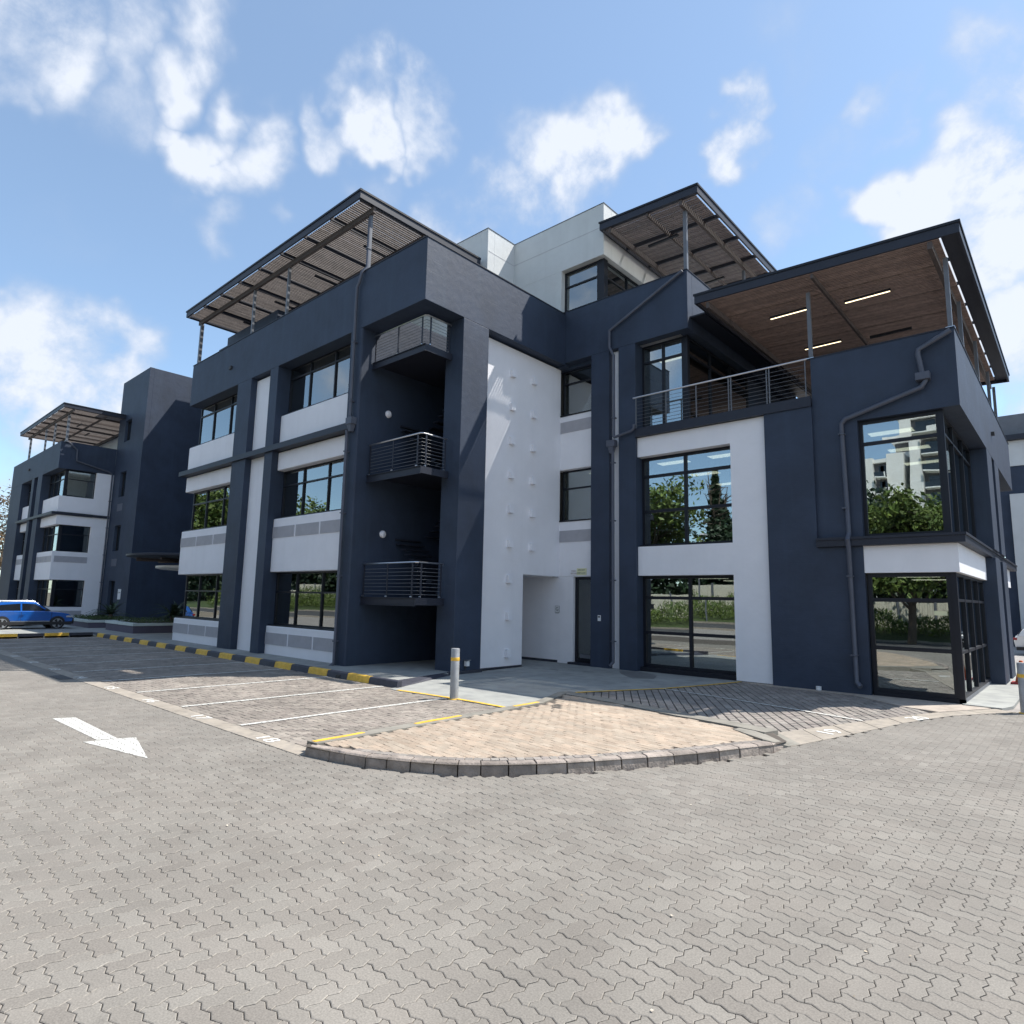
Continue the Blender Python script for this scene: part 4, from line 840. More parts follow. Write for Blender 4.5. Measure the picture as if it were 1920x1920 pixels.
# downpipes
def pipe(pts, r=.055, box_at=(), name='downpipe'):
    mb = MB()
    mb.tube(pts, r, 10); o = mb.build(name, STEEL if r < .5 else STEEL, B_, smooth=True)
    for (a, b, c) in box_at: P(o, 'hopper', STEEL, (a - .15, a + .15, b - .14, b + .12, c - .14, c + .1), bevel=.01)
    return o
DP = M('slate_pipe', (.075, .085, .115), .5, .1, 3)
def dpipe(pts, r, boxes=()):
    mb = MB(); mb.tube(pts, r, 10); o = mb.build('downpipe', DP, B_, smooth=True)
    for (a, b, c) in boxes:
        P(o, 'hopper', DP, (a - .17, a + .17, b - .12, b + .10, c - .12, c + .12), bevel=.01)
        mb = MB(); mb.add([(a - .12, b - .1, c - .12), (a + .12, b - .1, c - .12), (a + .12, b + .09, c - .12), (a - .12, b + .09, c - .12), (a - .06, b - .06, c - .36), (a + .06, b - .06, c - .36), (a + .06, b + .06, c - .36), (a - .06, b + .06, c - .36)],
                          [(0, 1, 5, 4), (1, 2, 6, 5), (2, 3, 7, 6), (3, 0, 4, 7), (4, 5, 6, 7)]); mb.build('hopper_cone', DP, o)
    zb = min(p[2] for p in pts); k_ = zb + 1.2
    for i in range(len(pts) - 1):
        if abs(pts[i][0] - pts[i + 1][0]) < .12 and abs(pts[i][2] - pts[i + 1][2]) > 1.5:
            z = min(pts[i][2], pts[i + 1][2]) + .7
            while z < max(pts[i][2], pts[i + 1][2]) - .3:
                P(o, 'pipe_clip', DP, (pts[i][0] - r - .012, pts[i][0] + r + .012, pts[i][1] - r - .01, pts[i][1] + .1, z - .02, z + .02)); z += 2.1
    return o
dpipe([(-17.86, 12.0, 15.6), (-17.86, 12.0, 13.75), (-17.86, 11.80, 13.50), (-17.98, 11.80, 13.15), (-18.10, 11.80, 13.0), (-18.10, 11.80, 8.2)], .055, [(-18.0, 11.80, 8.17)])
dpipe([(-18.22, 11.80, 7.9), (-18.22, 11.80, .16), (-18.28, 11.70, .06)], .055)
dpipe([(-9.42, 18.95, 13.60), (-12.37, 18.95, 12.26), (-12.37, 18.95, 11.61), (-12.20, 18.97, 11.25), (-12.20, 18.97, 8.2)], .055)
dpipe([(-12.24, 18.97, 7.8), (-12.24, 18.97, .25), (-12.32, 18.88, .12)], .055, [(-12.28, 18.97, 7.95)])
dpipe([(-11.35, 18.93, 8.5), (-11.35, 18.93, 8.36), (-11.45, 18.93, 8.28), (-12.18, 18.93, 8.16)], .05)
dpipe([(-2.04, 19.02, 9.42), (-2.77, 19.02, 9.07), (-2.79, 19.02, 8.96), (-2.72, 19.02, 8.40), (-2.66, 19.02, 8.2), (-2.76, 19.02, 8.04), (-4.62, 19.06, 7.52), (-4.73, 19.06, 7.40), (-4.68, 19.06, 4.3), (-4.68, 18.86, 4.1), (-4.68, 18.95, 3.9), (-4.66, 18.97, .32), (-4.55, 18.90, .22)], .065)
P(B_, 'hopper', DP, (-2.87, -2.55, 18.9, 19.14, 8.22, 8.42), bevel=.01)
mb = MB(); mb.tube([(-5.62, 18.98, .02), (-5.62, 18.98, .12)], .07, 10); mb.build('pipe_cap', SIGNW, B_)

# ------------------------------------------------------------------ slatted canopies
def canopy(label, org, x0, x1, y0, y1, zt, long_axis, posts, zpost, edge='max', dz=0., rp=1.77, lights=(), slatp=.118, drop=.52, t_slat=.22, over=False, soffit=0, sw=.034, sd=.036, group='slatted canopies over the roof terraces', far=False):
    t = thing('terrace_canopy', label, 'canopy', org, group)
    zf = lambda x: dz * (x - x1)
    def fin(mb, name, mat, par=t): 
        mb.v = [(a, b, c + zf(a)) for a, b, c in mb.v]; return mb.build(name, mat, par)
    F = .06; H_ = .30
    for q in ((x0, x1, y0, y0 + F), (x0, x1, y1 - F, y1), (x0, x0 + F, y0 + F, y1 - F), (x1 - F, x1, y0 + F, y1 - F)):
        mb = MB(); mb.box(*q, zt - H_, zt); fin(mb, 'fascia', STEEL)
    mb = MB(); mb.box(x0 - .03, x1 + .03, y0 - .03, y0 - .001, zt - .04, zt + .03); mb.box(x1 + .001, x1 + .03, y0, y1, zt - .04, zt + .03); mb.box(x0 - .03, x1 + .03, y0 - .001, y0 + F, zt + .001, zt + .03)
    fin(mb, 'gutter_lip', FRAME)
    zb = zt - drop
    if long_axis == 'x':   # long edge faces the road; slats run along y
        s0, s1, t0, t1 = x0 + F, x1 - F, y0 + F, y1 - F
        bx = lambda mb, s_, e_, a, b, c, d: mb.box(s_, e_, a, b, c, d)
        tt = lambda d: y0 + d
    else:                  # long edge on the right; slats run along x
        s0, s1, t0, t1 = y0 + F, y1 - F, x0 + F, x1 - F
        bx = lambda mb, s_, e_, a, b, c, d: mb.box(a, b, s_, e_, c, d)
        tt = lambda d: x1 - d
    T = (t1 - t0)
    def pu(d, w, c, e, nm, mat):
        mb = MB(); a = tt(d); a, b = (a, a + w) if long_axis == 'x' else (a - w, a); bx(mb, s0, s1, a, b, c, e); fin(mb, nm, mat)
    pu(.60, .11, zb, zb + .20, 'edge_beam', WOODB); pu(T * .5, .07, zb + .06, zb + .20, 'purlin', WOODB); pu(T - .35, .10, zb, zb + .20, 'edge_beam', WOODB)
    n_ = max(2, round((s1 - s0) / rp)); 
    for i in range(n_ + 1):
        s_ = s0 + (s1 - s0 - .08) * i / n_; mb = MB()
        zr_ = (zb + .39, zb + .47) if over else (zb + .201, zb + .34); bx(mb, s_, s_ + .08, t0, t1, *zr_); fin(mb, 'rafter', STEEL if not far else WOODB)
    if soffit:
        mb = MB(); a, b = (tt(F), tt(soffit)) if long_axis == 'x' else (tt(soffit), tt(F)); bx(mb, s0, s1, a, b, zb + .34, zb + .36); fin(mb, 'soffit_plate', STEEL)
    ns = int((s1 - s0) / slatp); a, b = (tt(t_slat), t1) if long_axis == 'x' else (t0, tt(t_slat))
    if far:
        mb = MB()
        for i in range(ns): s_ = s0 + i * slatp; bx(mb, s_, s_ + .055, a, b, zb + .345, zb + .39)
        stuff(fin(mb, 'slats', WOODG))
    else:
        m0 = MB(); bx(m0, -sw, sw, a, b, 0, sd); 
        if long_axis == 'x': c_ = (0, -org[1], 0)
        else: c_ = (-org[0], 0, 0)
        me = bpy.data.meshes.new('slat'); me.from_pydata([(p[0] + c_[0], p[1] + c_[1], p[2] + (dz * (p[0] - x1) if long_axis == 'y' else 0)) for p in m0.v], [], m0.f); me.materials.append(WOOD if over else WOODG)
        for i in range(ns):
            s_ = s0 + .04 + i * slatp; ob = bpy.data.objects.new('slat', me); COL.objects.link(ob); ob.parent = t
            z = zb + .345 + (zf(s_) if long_axis == 'x' else 0) - org[2] + random.uniform(-.002, .002)
            ob.location = (s_ - org[0], 0, z) if long_axis == 'x' else (0, s_ - org[1], z)
    for (a, b, w) in posts:
        mb = MB(); mb.box(a - w, a + w, b - w, b + w, zpost, zb + zf(a)); p = mb.build('post', GREYST, t)
        P(p, 'base_plate', CHROME, (a - w - .05, a + w + .05, b - w - .05, b + w + .05, zpost - .0, zpost + .02))
    for (a, b, on, ax) in lights:
        mb = MB(); l_ = .62
        if ax == 'y': mb.box(a - .05, a + .05, b - l_, b + l_, zb - .10 + zf(a), zb - .03 + zf(a))
        else: mb.box(a - l_, a + l_, b - .05, b + .05, zb - .10 + zf(a), zb - .03 + zf(a))
        q = mb.build('linear_light', FRAME, t)
        mb = MB()
        if ax == 'y': mb.box(a - .035, a + .035, b - l_ + .02, b + l_ - .02, zb - .108 + zf(a), zb - .101 + zf(a))
        else: mb.box(a - l_ + .02, a + l_ - .02, b - .026, b + .026, zb - .108 + zf(a), zb - .101 + zf(a))
        if on: mb.build('light_tube', TUBEM, q)
    return t
canopy('long slatted canopy on the upper left wing, above the corner stair balconies', (-24, 14, 13.5), -32.4, -17.55, 11.36, 17.25, 16.25, 'x',
       [(-17.86, 12.05, .05), (-23.5, 12.05, .05), (-26.5, 12.05, .05), (-32.1, 12.05, .07)], 13.59,
       lights=[(-19.6, 13.6, 0, 'y'), (-23.1, 13.6, 0, 'y'), (-26.7, 13.7, 0, 'y'), (-30, 13.8, 0, 'y')])
canopy('highest slatted canopy beside the pale penthouse, in the middle of the building', (-10.8, 24, 13.7), -12.68, -8.72, 18.75, 29.5, 16.42, 'y',
       [(-9.42, 19.25, .06), (-9.45, 24.5, .05), (-9.45, 29, .05)], 13.68, dz=-.045, lights=[(-10.9, 20.4, 0, 'x'), (-10.9, 24.5, 0, 'x')], drop=.50)
canopy('wide brown slatted canopy with lit strip lights over the right hand terrace', (-5.2, 25, 9.5), -8.75, -1.63, 18.42, 32.6, 12.0, 'y',
       [(-2.06, 19.25, .05), (-5.5, 19.25, .05), (-2.15, 22.4, .05), (-2.15, 26.2, .05), (-2.15, 30, .05), (-2.15, 32.3, .05)], 9.55, dz=-.04, over=True, t_slat=.48, soffit=.43, sw=.034, sd=.045, slatp=.10,
       lights=[(-4.15, 20.3, 1, 'x'), (-6.35, 20.2, 1, 'x'), (-6.3, 23.5, 1, 'x'), (-4.2, 23.65, 0, 'x'), (-6.3, 26.5, 0, 'x'), (-4.2, 26.5, 0, 'x')])

# ------------------------------------------------------------------ left building (same plan, farther along)
LBD = thing('office_building', 'navy office block with stair tower and its own slatted canopy, at the far left', 'building', (-62, 16, 0)); B_ = LBD
XL = -56.4
NV((-72.25, XL, YA, 12.6, 11.40, 13.45), name='parapet'); NV((-57.0, XL, 12.6, 15.6, 11.42, 13.50), name='parapet')
NV((-72.2, -68.0, YA, 12.9, 0, 11.398), name='column'); NV((-64.4, -63.6, YA, 12.9, 0, 11.398), name='column'); NV((-62.4, -61.0, YA, 12.9, 0, 11.398), name='column')
NV((-63.6, -62.4, 12.2, 12.9, 0, 11.398), name='recessed_strip')
for z0, z1 in ((0, 1.10), (3.10, 5.20), (7.20, 7.90), (8.15, 9.35)):
    WT((-68.0, -64.4, 12.16, 12.58, z0, z1), name='white_panel')
    p_ = WT((-61.0, XL, 12.16, 12.58, z0, z1), name='white_panel', bevel=0); WT((-56.85, XL, 12.58, 14.45, z0, z1), name='white_panel', bevel=0)
    if z1 in (1.10, 5.20):
        c = (.42, .84) if z1 == 1.1 else (4.4, 4.85)
        for k_ in range(3): vent(B_, -60.9 + k_ * 1.5, -59.5 + k_ * 1.5, c[0], c[1], 12.16)
        for k_ in range(2): vent(B_, -67.9 + k_ * 1.75, -66.25 + k_ * 1.75, c[0], c[1], 12.16)
        vent(B_, 12.3, 14.4, c[0], c[1], XL, axis='x')
WT((-56.85, XL - .003, 14.45, 15.6, 0, 11.41), name='white_wall', bevel=0)
P(B_, 'ledge', STEEL, (-68.3, XL + .12, 11.80, 12.16, 7.92, 8.12), (-56.6, XL + .12, 12.16, 15.55, 7.92, 8.12))
for z0, z1, t in ((1.10, 3.10, 2.4), (5.20, 7.20, 6.5), (9.35, 11.38, 10.7)):
    window(B_, -61.0, -56.8, z0, z1, 12.50, (-59.6, -58.2), (t,)); window(B_, -68.0, -64.4, z0, z1, 12.50, (-66.2,), (t,))
    window(B_, 12.6, 14.45, z0, z1, -56.72, (), (t,), axis='x'); P(B_, 'corner_post', FRAME, (-56.8, -56.66, 12.44, 12.6, z0, z1))
P(B_, 'floor_slab', INTC, (-68, -57, 12.7, 20, 3.15, 4.0)); P(B_, 'floor_slab', INTC, (-68, -57, 12.7, 20, 7.25, 8.1)); P(B_, 'floor_slab', INTC, (-72, -57, 12.7, 20, 11.4, 12.3))
P(B_, 'interior_wall', INTW, (-72, -56.9, 18, 18.3, 0, 12), (-57.7, -57.2, 12.8, 13.6, 0, 11.4)); P(B_, 'interior_wall', INTW, (-62.2, -61.8, 12.9, 18, 0, 12))
NV((-56.4, -50.56, 15.6, 15.9, 0, .9), (-56.4, -54.87, 15.6, 15.9, .9, 18.95), (-53.5, -50.56, 15.6, 15.9, .9, 18.95), (-54.87, -53.5, 15.6, 15.9, 3.12, 5.35), (-54.87, -53.5, 15.6, 15.9, 7.3, 9.48), (-54.87, -53.5, 15.6, 15.9, 11.45, 13.85), (-54.87, -53.5, 15.6, 15.9, 15.55, 18.95), name='tower_wall', bevel=0)
NV((-50.86, -50.56, 15.9, 34, 0, 18.95), name='tower_wall'); NV((-56.4, -50.86, 15.9, 34, 18.4, 18.9), name='tower_roof'); NV((-56.4, -56.1, 15.9, 34, 0, 18.9), name='tower_wall')
for z0, z1 in ((.9, 3.12), (5.35, 7.3), (9.48, 11.45), (13.85, 15.55)): window(B_, -54.87, -53.5, z0, z1, 15.84, (), (), .05)
P(B_, 'interior_wall', INTW, (-56, -50.9, 17.5, 17.7, 0, 18))
for z in (4.2, 8.4): P(B_, 'vent_grille', DP, (-54.8, -53.6, 15.585, 15.60, z, z + .55))
sg = P(B_, 'wall_sign', SIGNW, (-52.55, -51.95, 15.57, 15.6, 1.75, 2.5)); put_text('lettering', 'RECEPTION', .10, INK, sg, (-52.25, 15.568, 2.25), (R(90), 0, 0))
dpipe([(-56.2, 12.35, 13.4), (-56.28, 12.95, 12.95), (-56.28, 12.97, 12.4), (-56.28, 13.0, 12.1), (-56.28, 15.2, 11.6), (-56.3, 15.45, 11.4), (-56.3, 15.5, .2)], .06)
P(B_, 'drain_spout', IRON, (-65.9, -65.6, 11.8, 11.9, 12.3, 12.45))
LG((-71, -57, 17.3, 17.6, 12.3, 16.4), name='penthouse_wall')
canopy('small slatted canopy on the far left block, in front of the stair tower', (-62, 14, 13.5), -69.0, -55.0, 11.5, 17.2, 16.05, 'x',
       [(-56.3, 12.2, .07), (-60.1, 12.2, .06), (-62.9, 12.2, .06), (-68.3, 12.2, .07)], 13.45, slatp=.14, far=True,
       lights=[(-59, 13.5, 0, 'x'), (-62, 14.8, 0, 'x'), (-64, 13.2, 0, 'x')])
# ------------------------------------------------------------------ right building
RBD = thing('office_building', 'grey and navy office block with pale roof band, behind the right edge', 'building', (4, 48, 0)); B_ = RBD
NV((-3.6, 22, 52, 64, 0, 11.6), name='wall', bevel=0); P(B_, 'roof_band', LIGHT, (-3.6, 22, 51.95, 64, 11.62, 13.3), bevel=0)
P(B_, 'ledge', STEEL, (-3.7, 22, 51.6, 64, 13.32, 13.65)); P(B_, 'roof_upstand', GREYST, (-3.6, 22, 52.2, 64, 13.66, 15.1))
P(B_, 'column', LIGHT, (-3.1, -2.2, 51.7, 51.99, 0, 9.75), bevel=0); P(B_, 'column', LIGHT, (2.5, 3.4, 51.7, 51.99, 0, 9.75), bevel=0)
window(B_, -1.35, 1.8, 11.7, 13.2, 51.88, (), ())
# ------------------------------------------------------------------ entrance canopies, planters, plants
ent = thing('entrance_canopy', 'round dark steel canopy over the recessed entrance between the two blocks', 'canopy', (-40, 14, 0))
mb = MB(); mb.lathe((-36.5, 14.5, 4.1), [(3.0, 0), (3.35, .08), (3.35, .17), (3.0, .22), (.1, .24)], 48); mb.build('canopy_disc', STEEL, ent, smooth=True)
for k_ in range(10):
    a = R(36 * k_); mb = MB(); mb.box(-.04, .04, 0.3, 3.0, 3.98, 4.08); mb.v = [(-36.5 + x * math.cos(a) - y * math.sin(a), 14.5 + x * math.sin(a) + y * math.cos(a), z) for x, y, z in mb.v]; mb.build('rib', WOODB, ent)
for q in ((-35.5, 16),): mb = MB(); mb.tube([(q[0], q[1], 0), (q[0], q[1], 4.0)], .09, 10); mb.build('column', STEEL, ent)
ent2 = thing('entrance_canopy', 'slim white disc canopy with strip lights just under the dark round one', 'canopy', (-37, 13, 0))
mb = MB(); mb.lathe((-37.3, 16.0, 3.60), [(2.9, 0), (3.1, .05), (3.1, .16), (.1, .2)], 48); mb.build('canopy_disc', SIGNW, ent2, smooth=True)
for k_ in range(3): mb = MB(); mb.box(-39, -35, 15.0 + k_ * .8, 15.25 + k_ * .8, 3.585, 3.598); mb.build('slot', FRAME, ent2); mb = MB(); mb.box(-38.8, -35, 15.30 + k_ * .8, 15.38 + k_ * .8, 3.58, 3.598); mb.build('light_strip', TUBEM, ent2)
for q in ((-37.5, 15.5),): mb = MB(); mb.tube([(q[0], q[1], 0), (q[0], q[1], 3.6)], .08, 10); mb.build('column', STEEL, ent2)
def frond_plant(label, loc, n=26, L_=1.1, mat=DLEAF, grp='cycads in the entrance planters', seed=1):
    r_ = random.Random(seed); t = thing('cycad', label, 'plant', loc, grp); mb = MB(); mb.tube([loc, (loc[0], loc[1], loc[2] + .25)], .12, 8); mb.build('trunk', BARK, t)
    for k_ in range(n):
        a = r_.uniform(0, 6.28); el = r_.uniform(.15, 1.2); l_ = L_ * r_.uniform(.75, 1.1); mb = MB(); prev = None
        for i in range(9):
            u = i / 8; hx = math.cos(el) * l_ * u; hz = math.sin(el) * l_ * u - .55 * l_ * u * u * (1.1 - el * .4)
            p = Vector((loc[0] + math.cos(a) * hx, loc[1] + math.sin(a) * hx, loc[2] + .25 + hz)); w = .15 * math.sin(math.pi * min(1, u + .12)) + .01
            s_ = Vector((-math.sin(a), math.cos(a), 0))
            if i: 
                tdir = (p - prev) * .55
                for sg_ in (-1, 1):
                    q = p + s_ * sg_ * w + tdir + Vector((0, 0, -.03)); mb.add([prev, p, q], [(0, 1, 2)] if sg_ > 0 else [(0, 2, 1)])
            prev = p
        mb.build('frond', mat, t)
    return t
for (nm, lab, x0, x1, y0, y1, h, seed) in (('planter', 'low purple planter with white cap, farther from the camera', -50.2, -45.2, 12.0, 14.4, .55, 3), ('planter', 'low purple planter with white cap, nearer and beside the left wing', -43.0, -38.4, 12.3, 16.6, .62, 4)):
    t = thing(nm, lab, 'planter', ((x0 + x1) / 2, (y0 + y1) / 2, 0), 'low planters at the entrance')
    P(t, 'planter_wall', PURP, (x0, x1, y0, y1, 0, h - .14)); P(t, 'cap', PLANTTOP, (x0 - .05, x1 + .05, y0 - .05, y0 + .3, h - .14, h), (x0 - .05, x1 + .05, y1 - .3, y1 + .05, h - .14, h), (x0 - .05, x0 + .3, y0 + .3, y1 - .3, h - .14, h), (x1 - .3, x1 + .05, y0 + .3, y1 - .3, h - .14, h))
    P(t, 'soil', SOIL, (x0 + .3, x1 - .3, y0 + .3, y1 - .3, h - .13, h - .03))
    mb = MB(); r_ = random.Random(seed)
    for i in range(2600):
        a, b = r_.uniform(x0 + .3, x1 - .15), r_.uniform(y0 + .2, y1 - .2); c = h + r_.uniform(-.02, .20); s = .05
        v = [Vector((r_.uniform(-s, s), r_.uniform(-s, s), r_.uniform(-s, s))) for _ in range(3)]; mb.add([Vector((a, b, c)) + q for q in v], [(0, 1, 2)])
    o = mb.build('ground_cover', HEDGE); stuff(o); o['label'] = 'low green ground cover filling the planter'
frond_plant('cycad with long arching fronds in the nearer planter beside the wing', (-39.4, 14.6, .7), 30, 1.7, seed=5)
frond_plant('taller dark cycad in the farther planter below the small wall sign', (-46.8, 13.6, .6), 30, 1.7, seed=6)
frond_plant('dark cycad standing in the shade between the two planters', (-42.3, 16.0, .6), 28, 1.9, seed=9)

# ------------------------------------------------------------------ bollards, cone
def bollard(label, x, y, h, band):
    t = thing('bollard', label, 'bollard', (x, y, 0), 'steel bollards at the corners of the apron')
    mb = MB(); mb.lathe((x, y, 0), [(.10, 0), (.10, h - .012), (.094, h), (.01, h + .002)], 28); mb.build('post', BOLL, t, smooth=True)
    mb = MB(); mb.lathe((x, y, band), [(.1008, 0), (.1028, .004), (.1028, .075), (.1008, .08)], 28); mb.build('yellow_band', YEL, t, smooth=True)
    mb = MB(); mb.lathe((x, y, .0), [(.135, 0), (.13, .014), (.10, .02)], 28); mb.build('base_collar', YEL, t)
bollard('grey steel bollard with a yellow band standing on the yellow line left of centre', -11.04, 10.40, 1.15, .87)
bollard('grey steel bollard with a yellow band cut by the right edge of the picture', -1.17, 18.73, 1.12, .79)
cn = thing('traffic_cone', 'orange traffic cone on a red base behind the right hand bollard', 'cone', (-1.62, 25.6, 0))
mb = MB(); mb.lathe((-1.62, 25.6, .05), [(.19, 0), (.05, .68), (.035, .7)], 20); mb.build('cone_body', ORANGE, cn, smooth=True); P(cn, 'cone_base', REDP, (-1.9, -1.34, 25.3, 25.9, 0, .09), bevel=.02)

# ------------------------------------------------------------------ cars
def car(label, loc, rz, paint, roof=None, group='parked cars', suv=True, L_=4.25, Wd=1.82, Hh=1.58):
    t = thing('car', label, 'car', loc, group); t.rotation_euler = (0, 0, rz); ORG[t.name] = Vector((0, 0, 0))
    # x forward along the car, built at the origin
    k = Hh / 1.58
    low = [(-2.08, .42), (-2.12, .72), (-2.02, 1.00), (-1.2, 1.03), (.55, 1.01), (.98, .99), (1.45, .95), (1.85, .86), (2.06, .74), (2.12, .55), (2.04, .30), (-2.0, .30)]
    def loft(prof, wf, name, mat, par=t, nseg=7):
        mb = MB(); n = len(prof); secs = [-1, -.9, -.5, 0, .5, .9, 1]
        for s in secs:
            for (a, b) in prof:
                w = wf(a, b); e = 1 - .025 * abs(s) ** 6; mb.v.append((a * L_ / 4.25 * (e if abs(s) > .85 else 1), s * w, b * k))
        for i in range(len(secs) - 1):
            for j in range(n): q = (j + 1) % n; mb.f.append((i * n + j, (i + 1) * n + j, (i + 1) * n + q, i * n + q))
        mb.f.append(tuple(range(n))); mb.f.append(tuple((len(secs) - 1) * n + j for j in range(n))[::-1])
        ob = mb.build(name, mat, par, bevel=.03); shade(ob.data, 50); return ob
    hw = Wd / 2
    body = loft(low, lambda a, b: hw * (.97 if b < .5 else 1 - max(0, (b - .7)) * .10) * (1 - max(0, abs(a) - 1.5) * .12), 'body', paint)
    gh = [(-1.95, .98), (-1.72, 1.36), (-1.45, 1.50), (-.4, 1.56), (.25, 1.52), (.95, .97)]
    cab = loft(gh, lambda a, b: hw * (.95 - (b - .98) * .32), 'cabin', paint if roof is None else roof)
    for sd in (-1, 1):
        def wp(a, b): return sd * (hw * (.95 - (b - .98) * .32) + .006)
        for nm, q in (('side_window', [(-1.60, 1.04), (-1.42, 1.36), (-.52, 1.44), (-.50, 1.04)]), ('side_window', [(-.42, 1.04), (-.44, 1.44), (.18, 1.42), (.72, 1.04)])):
            mb = MB(); vs = [(a, wp(a, b), b * k) for a, b in q]; vs += [(a, wp(a, b) - sd * .02, b * k) for a, b in q]
            mb.add(vs, [(0, 1, 2, 3), (4, 5, 6, 7), (0, 1, 5, 4), (1, 2, 6, 5), (2, 3, 7, 6), (3, 0, 4, 7)]); mb.build(nm, CGLASS, t)
        mb = MB(); mb.box(-2.0, 2.0, sd * hw - .05, sd * hw - .004, .24 * k, .42 * k); mb.build('sill_trim', BPLAST, t, bevel=.01)
        mb = MB(); mb.box(-.92, .92, sd * hw - .01, sd * hw + .018, .425 * k, .465 * k); mb.build('chrome_strip', CHROME, t)
        mb = MB(); mb.box(.62, .80, sd * (hw + .10) - .07, sd * (hw + .10) + .07, 1.02 * k, 1.14 * k); mb.build('mirror', BPLAST if roof is None else roof, t, bevel=.03)
        for a in (-.35, .5): mb = MB(); mb.box(a - .08, a + .08, sd * hw - .015, sd * hw + .02, .86 * k, .885 * k); mb.build('door_handle', paint, t, bevel=.006)
        mb = MB(); mb.box(1.72, 2.06, sd * .80 - .09, sd * .80 + .09, .66 * k, .76 * k); mb.build('headlight', LAMPG, t, bevel=.02)
        mb = MB(); mb.box(-2.12, -1.95, sd * .78 - .1, sd * .78 + .1, .78 * k, .90 * k); mb.build('tail_light', REDP, t, bevel=.02)
        if suv: mb = MB(); mb.tube([(-1.4, sd * .62, 1.53), (-1.3, sd * .62, 1.58), (.0, sd * .60, 1.60), (.2, sd * .6, 1.55)], .018, 6); mb.build('roof_rail', CHROME, t)
        for wx in (-1.30, 1.30):
            arch = MB(); arch.lathe((0, 0, 0), [(.375, 0), (.375, .05)], 24); arch.v = [(wx + x, sd * (hw - .042 + z), .36 + y) for x, y, z in arch.v]; arch.build('wheel_arch', BPLAST, t)
            wh = MB(); wh.lathe((0, 0, 0), [(.24, 0), (.315, .01), (.335, .04), (.335, .18), (.315, .21), (.24, .215)], 28); wh.v = [(wx + x, sd * (hw + .022 - .215 + z), .335 + y) for x, y, z in wh.v]
            w_ = wh.build('wheel', TYRE, t, smooth=True)
            rm = MB()
            for s5 in range(5):
                a = R(72 * s5 + 10); rm.add([(wx + math.cos(a - .12) * .06, sd * (hw + .032), .335 + math.sin(a - .12) * .06), (wx + math.cos(a - .30) * .25, sd * (hw + .030), .335 + math.sin(a - .30) * .25), (wx + math.cos(a + .30) * .25, sd * (hw + .030), .335 + math.sin(a + .30) * .25), (wx + math.cos(a + .12) * .06, sd * (hw + .032), .335 + math.sin(a + .12) * .06)], [(0, 1, 2, 3)])
            for s5 in range(24):
                a = R(15 * s5); b_ = R(15 * s5 + 15); rm.add([(wx + math.cos(q) * rr_, sd * (hw + .030), .335 + math.sin(q) * rr_) for q, rr_ in ((a, .235), (b_, .235), (b_, .262), (a, .262))], [(0, 1, 2, 3)])
            rm.build('rim', ALLOY, w_)
    mb = MB(); q = [(.98, 1.0), (.30, 1.50)]; w0, w1 = hw * .86, hw * .72
    mb.add([(q[0][0], -w0, q[0][1] * k), (q[0][0], w0, q[0][1] * k), (q[1][0], w1, q[1][1] * k), (q[1][0], -w1, q[1][1] * k)], [(0, 1, 2, 3)]); mb.v = [(a + .012, b, c + .012) for a, b, c in mb.v]; mb.build('windscreen', CGLASS, t)
    mb = MB(); mb.add([(-1.97, -hw * .8, 1.02 * k), (-1.97, hw * .8, 1.02 * k), (-1.74, hw * .72, 1.38 * k), (-1.74, -hw * .72, 1.38 * k)], [(0, 3, 2, 1)]); mb.build('rear_window', CGLASS, t)
    mb = MB(); mb.box(2.135, 2.15, -.26, .26, .40 * k, .51 * k); mb.build('number_plate', SIGNW, t)
    for a in (-.46, .98):
        for sd in (-1, 1):
            mb = MB(); mb.box(a - .006, a + .006, sd * hw - .012, sd * hw + .003, .45 * k, .98 * k); mb.build('door_gap', BPLAST, t)
    mb = MB(); mb.box(-1.55, .12, -hw * .74, hw * .74, 1.548 * k, 1.565 * k) ; mb.build('roof_panel', CWHITE if suv else paint, t, bevel=.006)
    mb = MB(); mb.box(1.98, 2.14, -.80, .80, .28 * k, .62 * k); mb.build('grille', BPLAST, t, bevel=.02)
    ORG[t.name] = Vector(loc); return t
car('bright blue compact SUV with pale roof rails parked at the far left', (-45.9, 9.05, .085), R(90), BLUE, None)
car('white car mostly hidden behind the blue one at the left edge', (-49.6, 8.0, .085), R(90), CWHITE, None)
car('white hatchback parked behind the right hand bollard', (-.85, 43.9, 0), R(0), CWHITE, None, suv=False, Hh=1.5)
car('dark blue car parked beyond the white one at the right edge', (-.7, 48.6, .12), R(0), CDARK, None, suv=False, Hh=1.75)

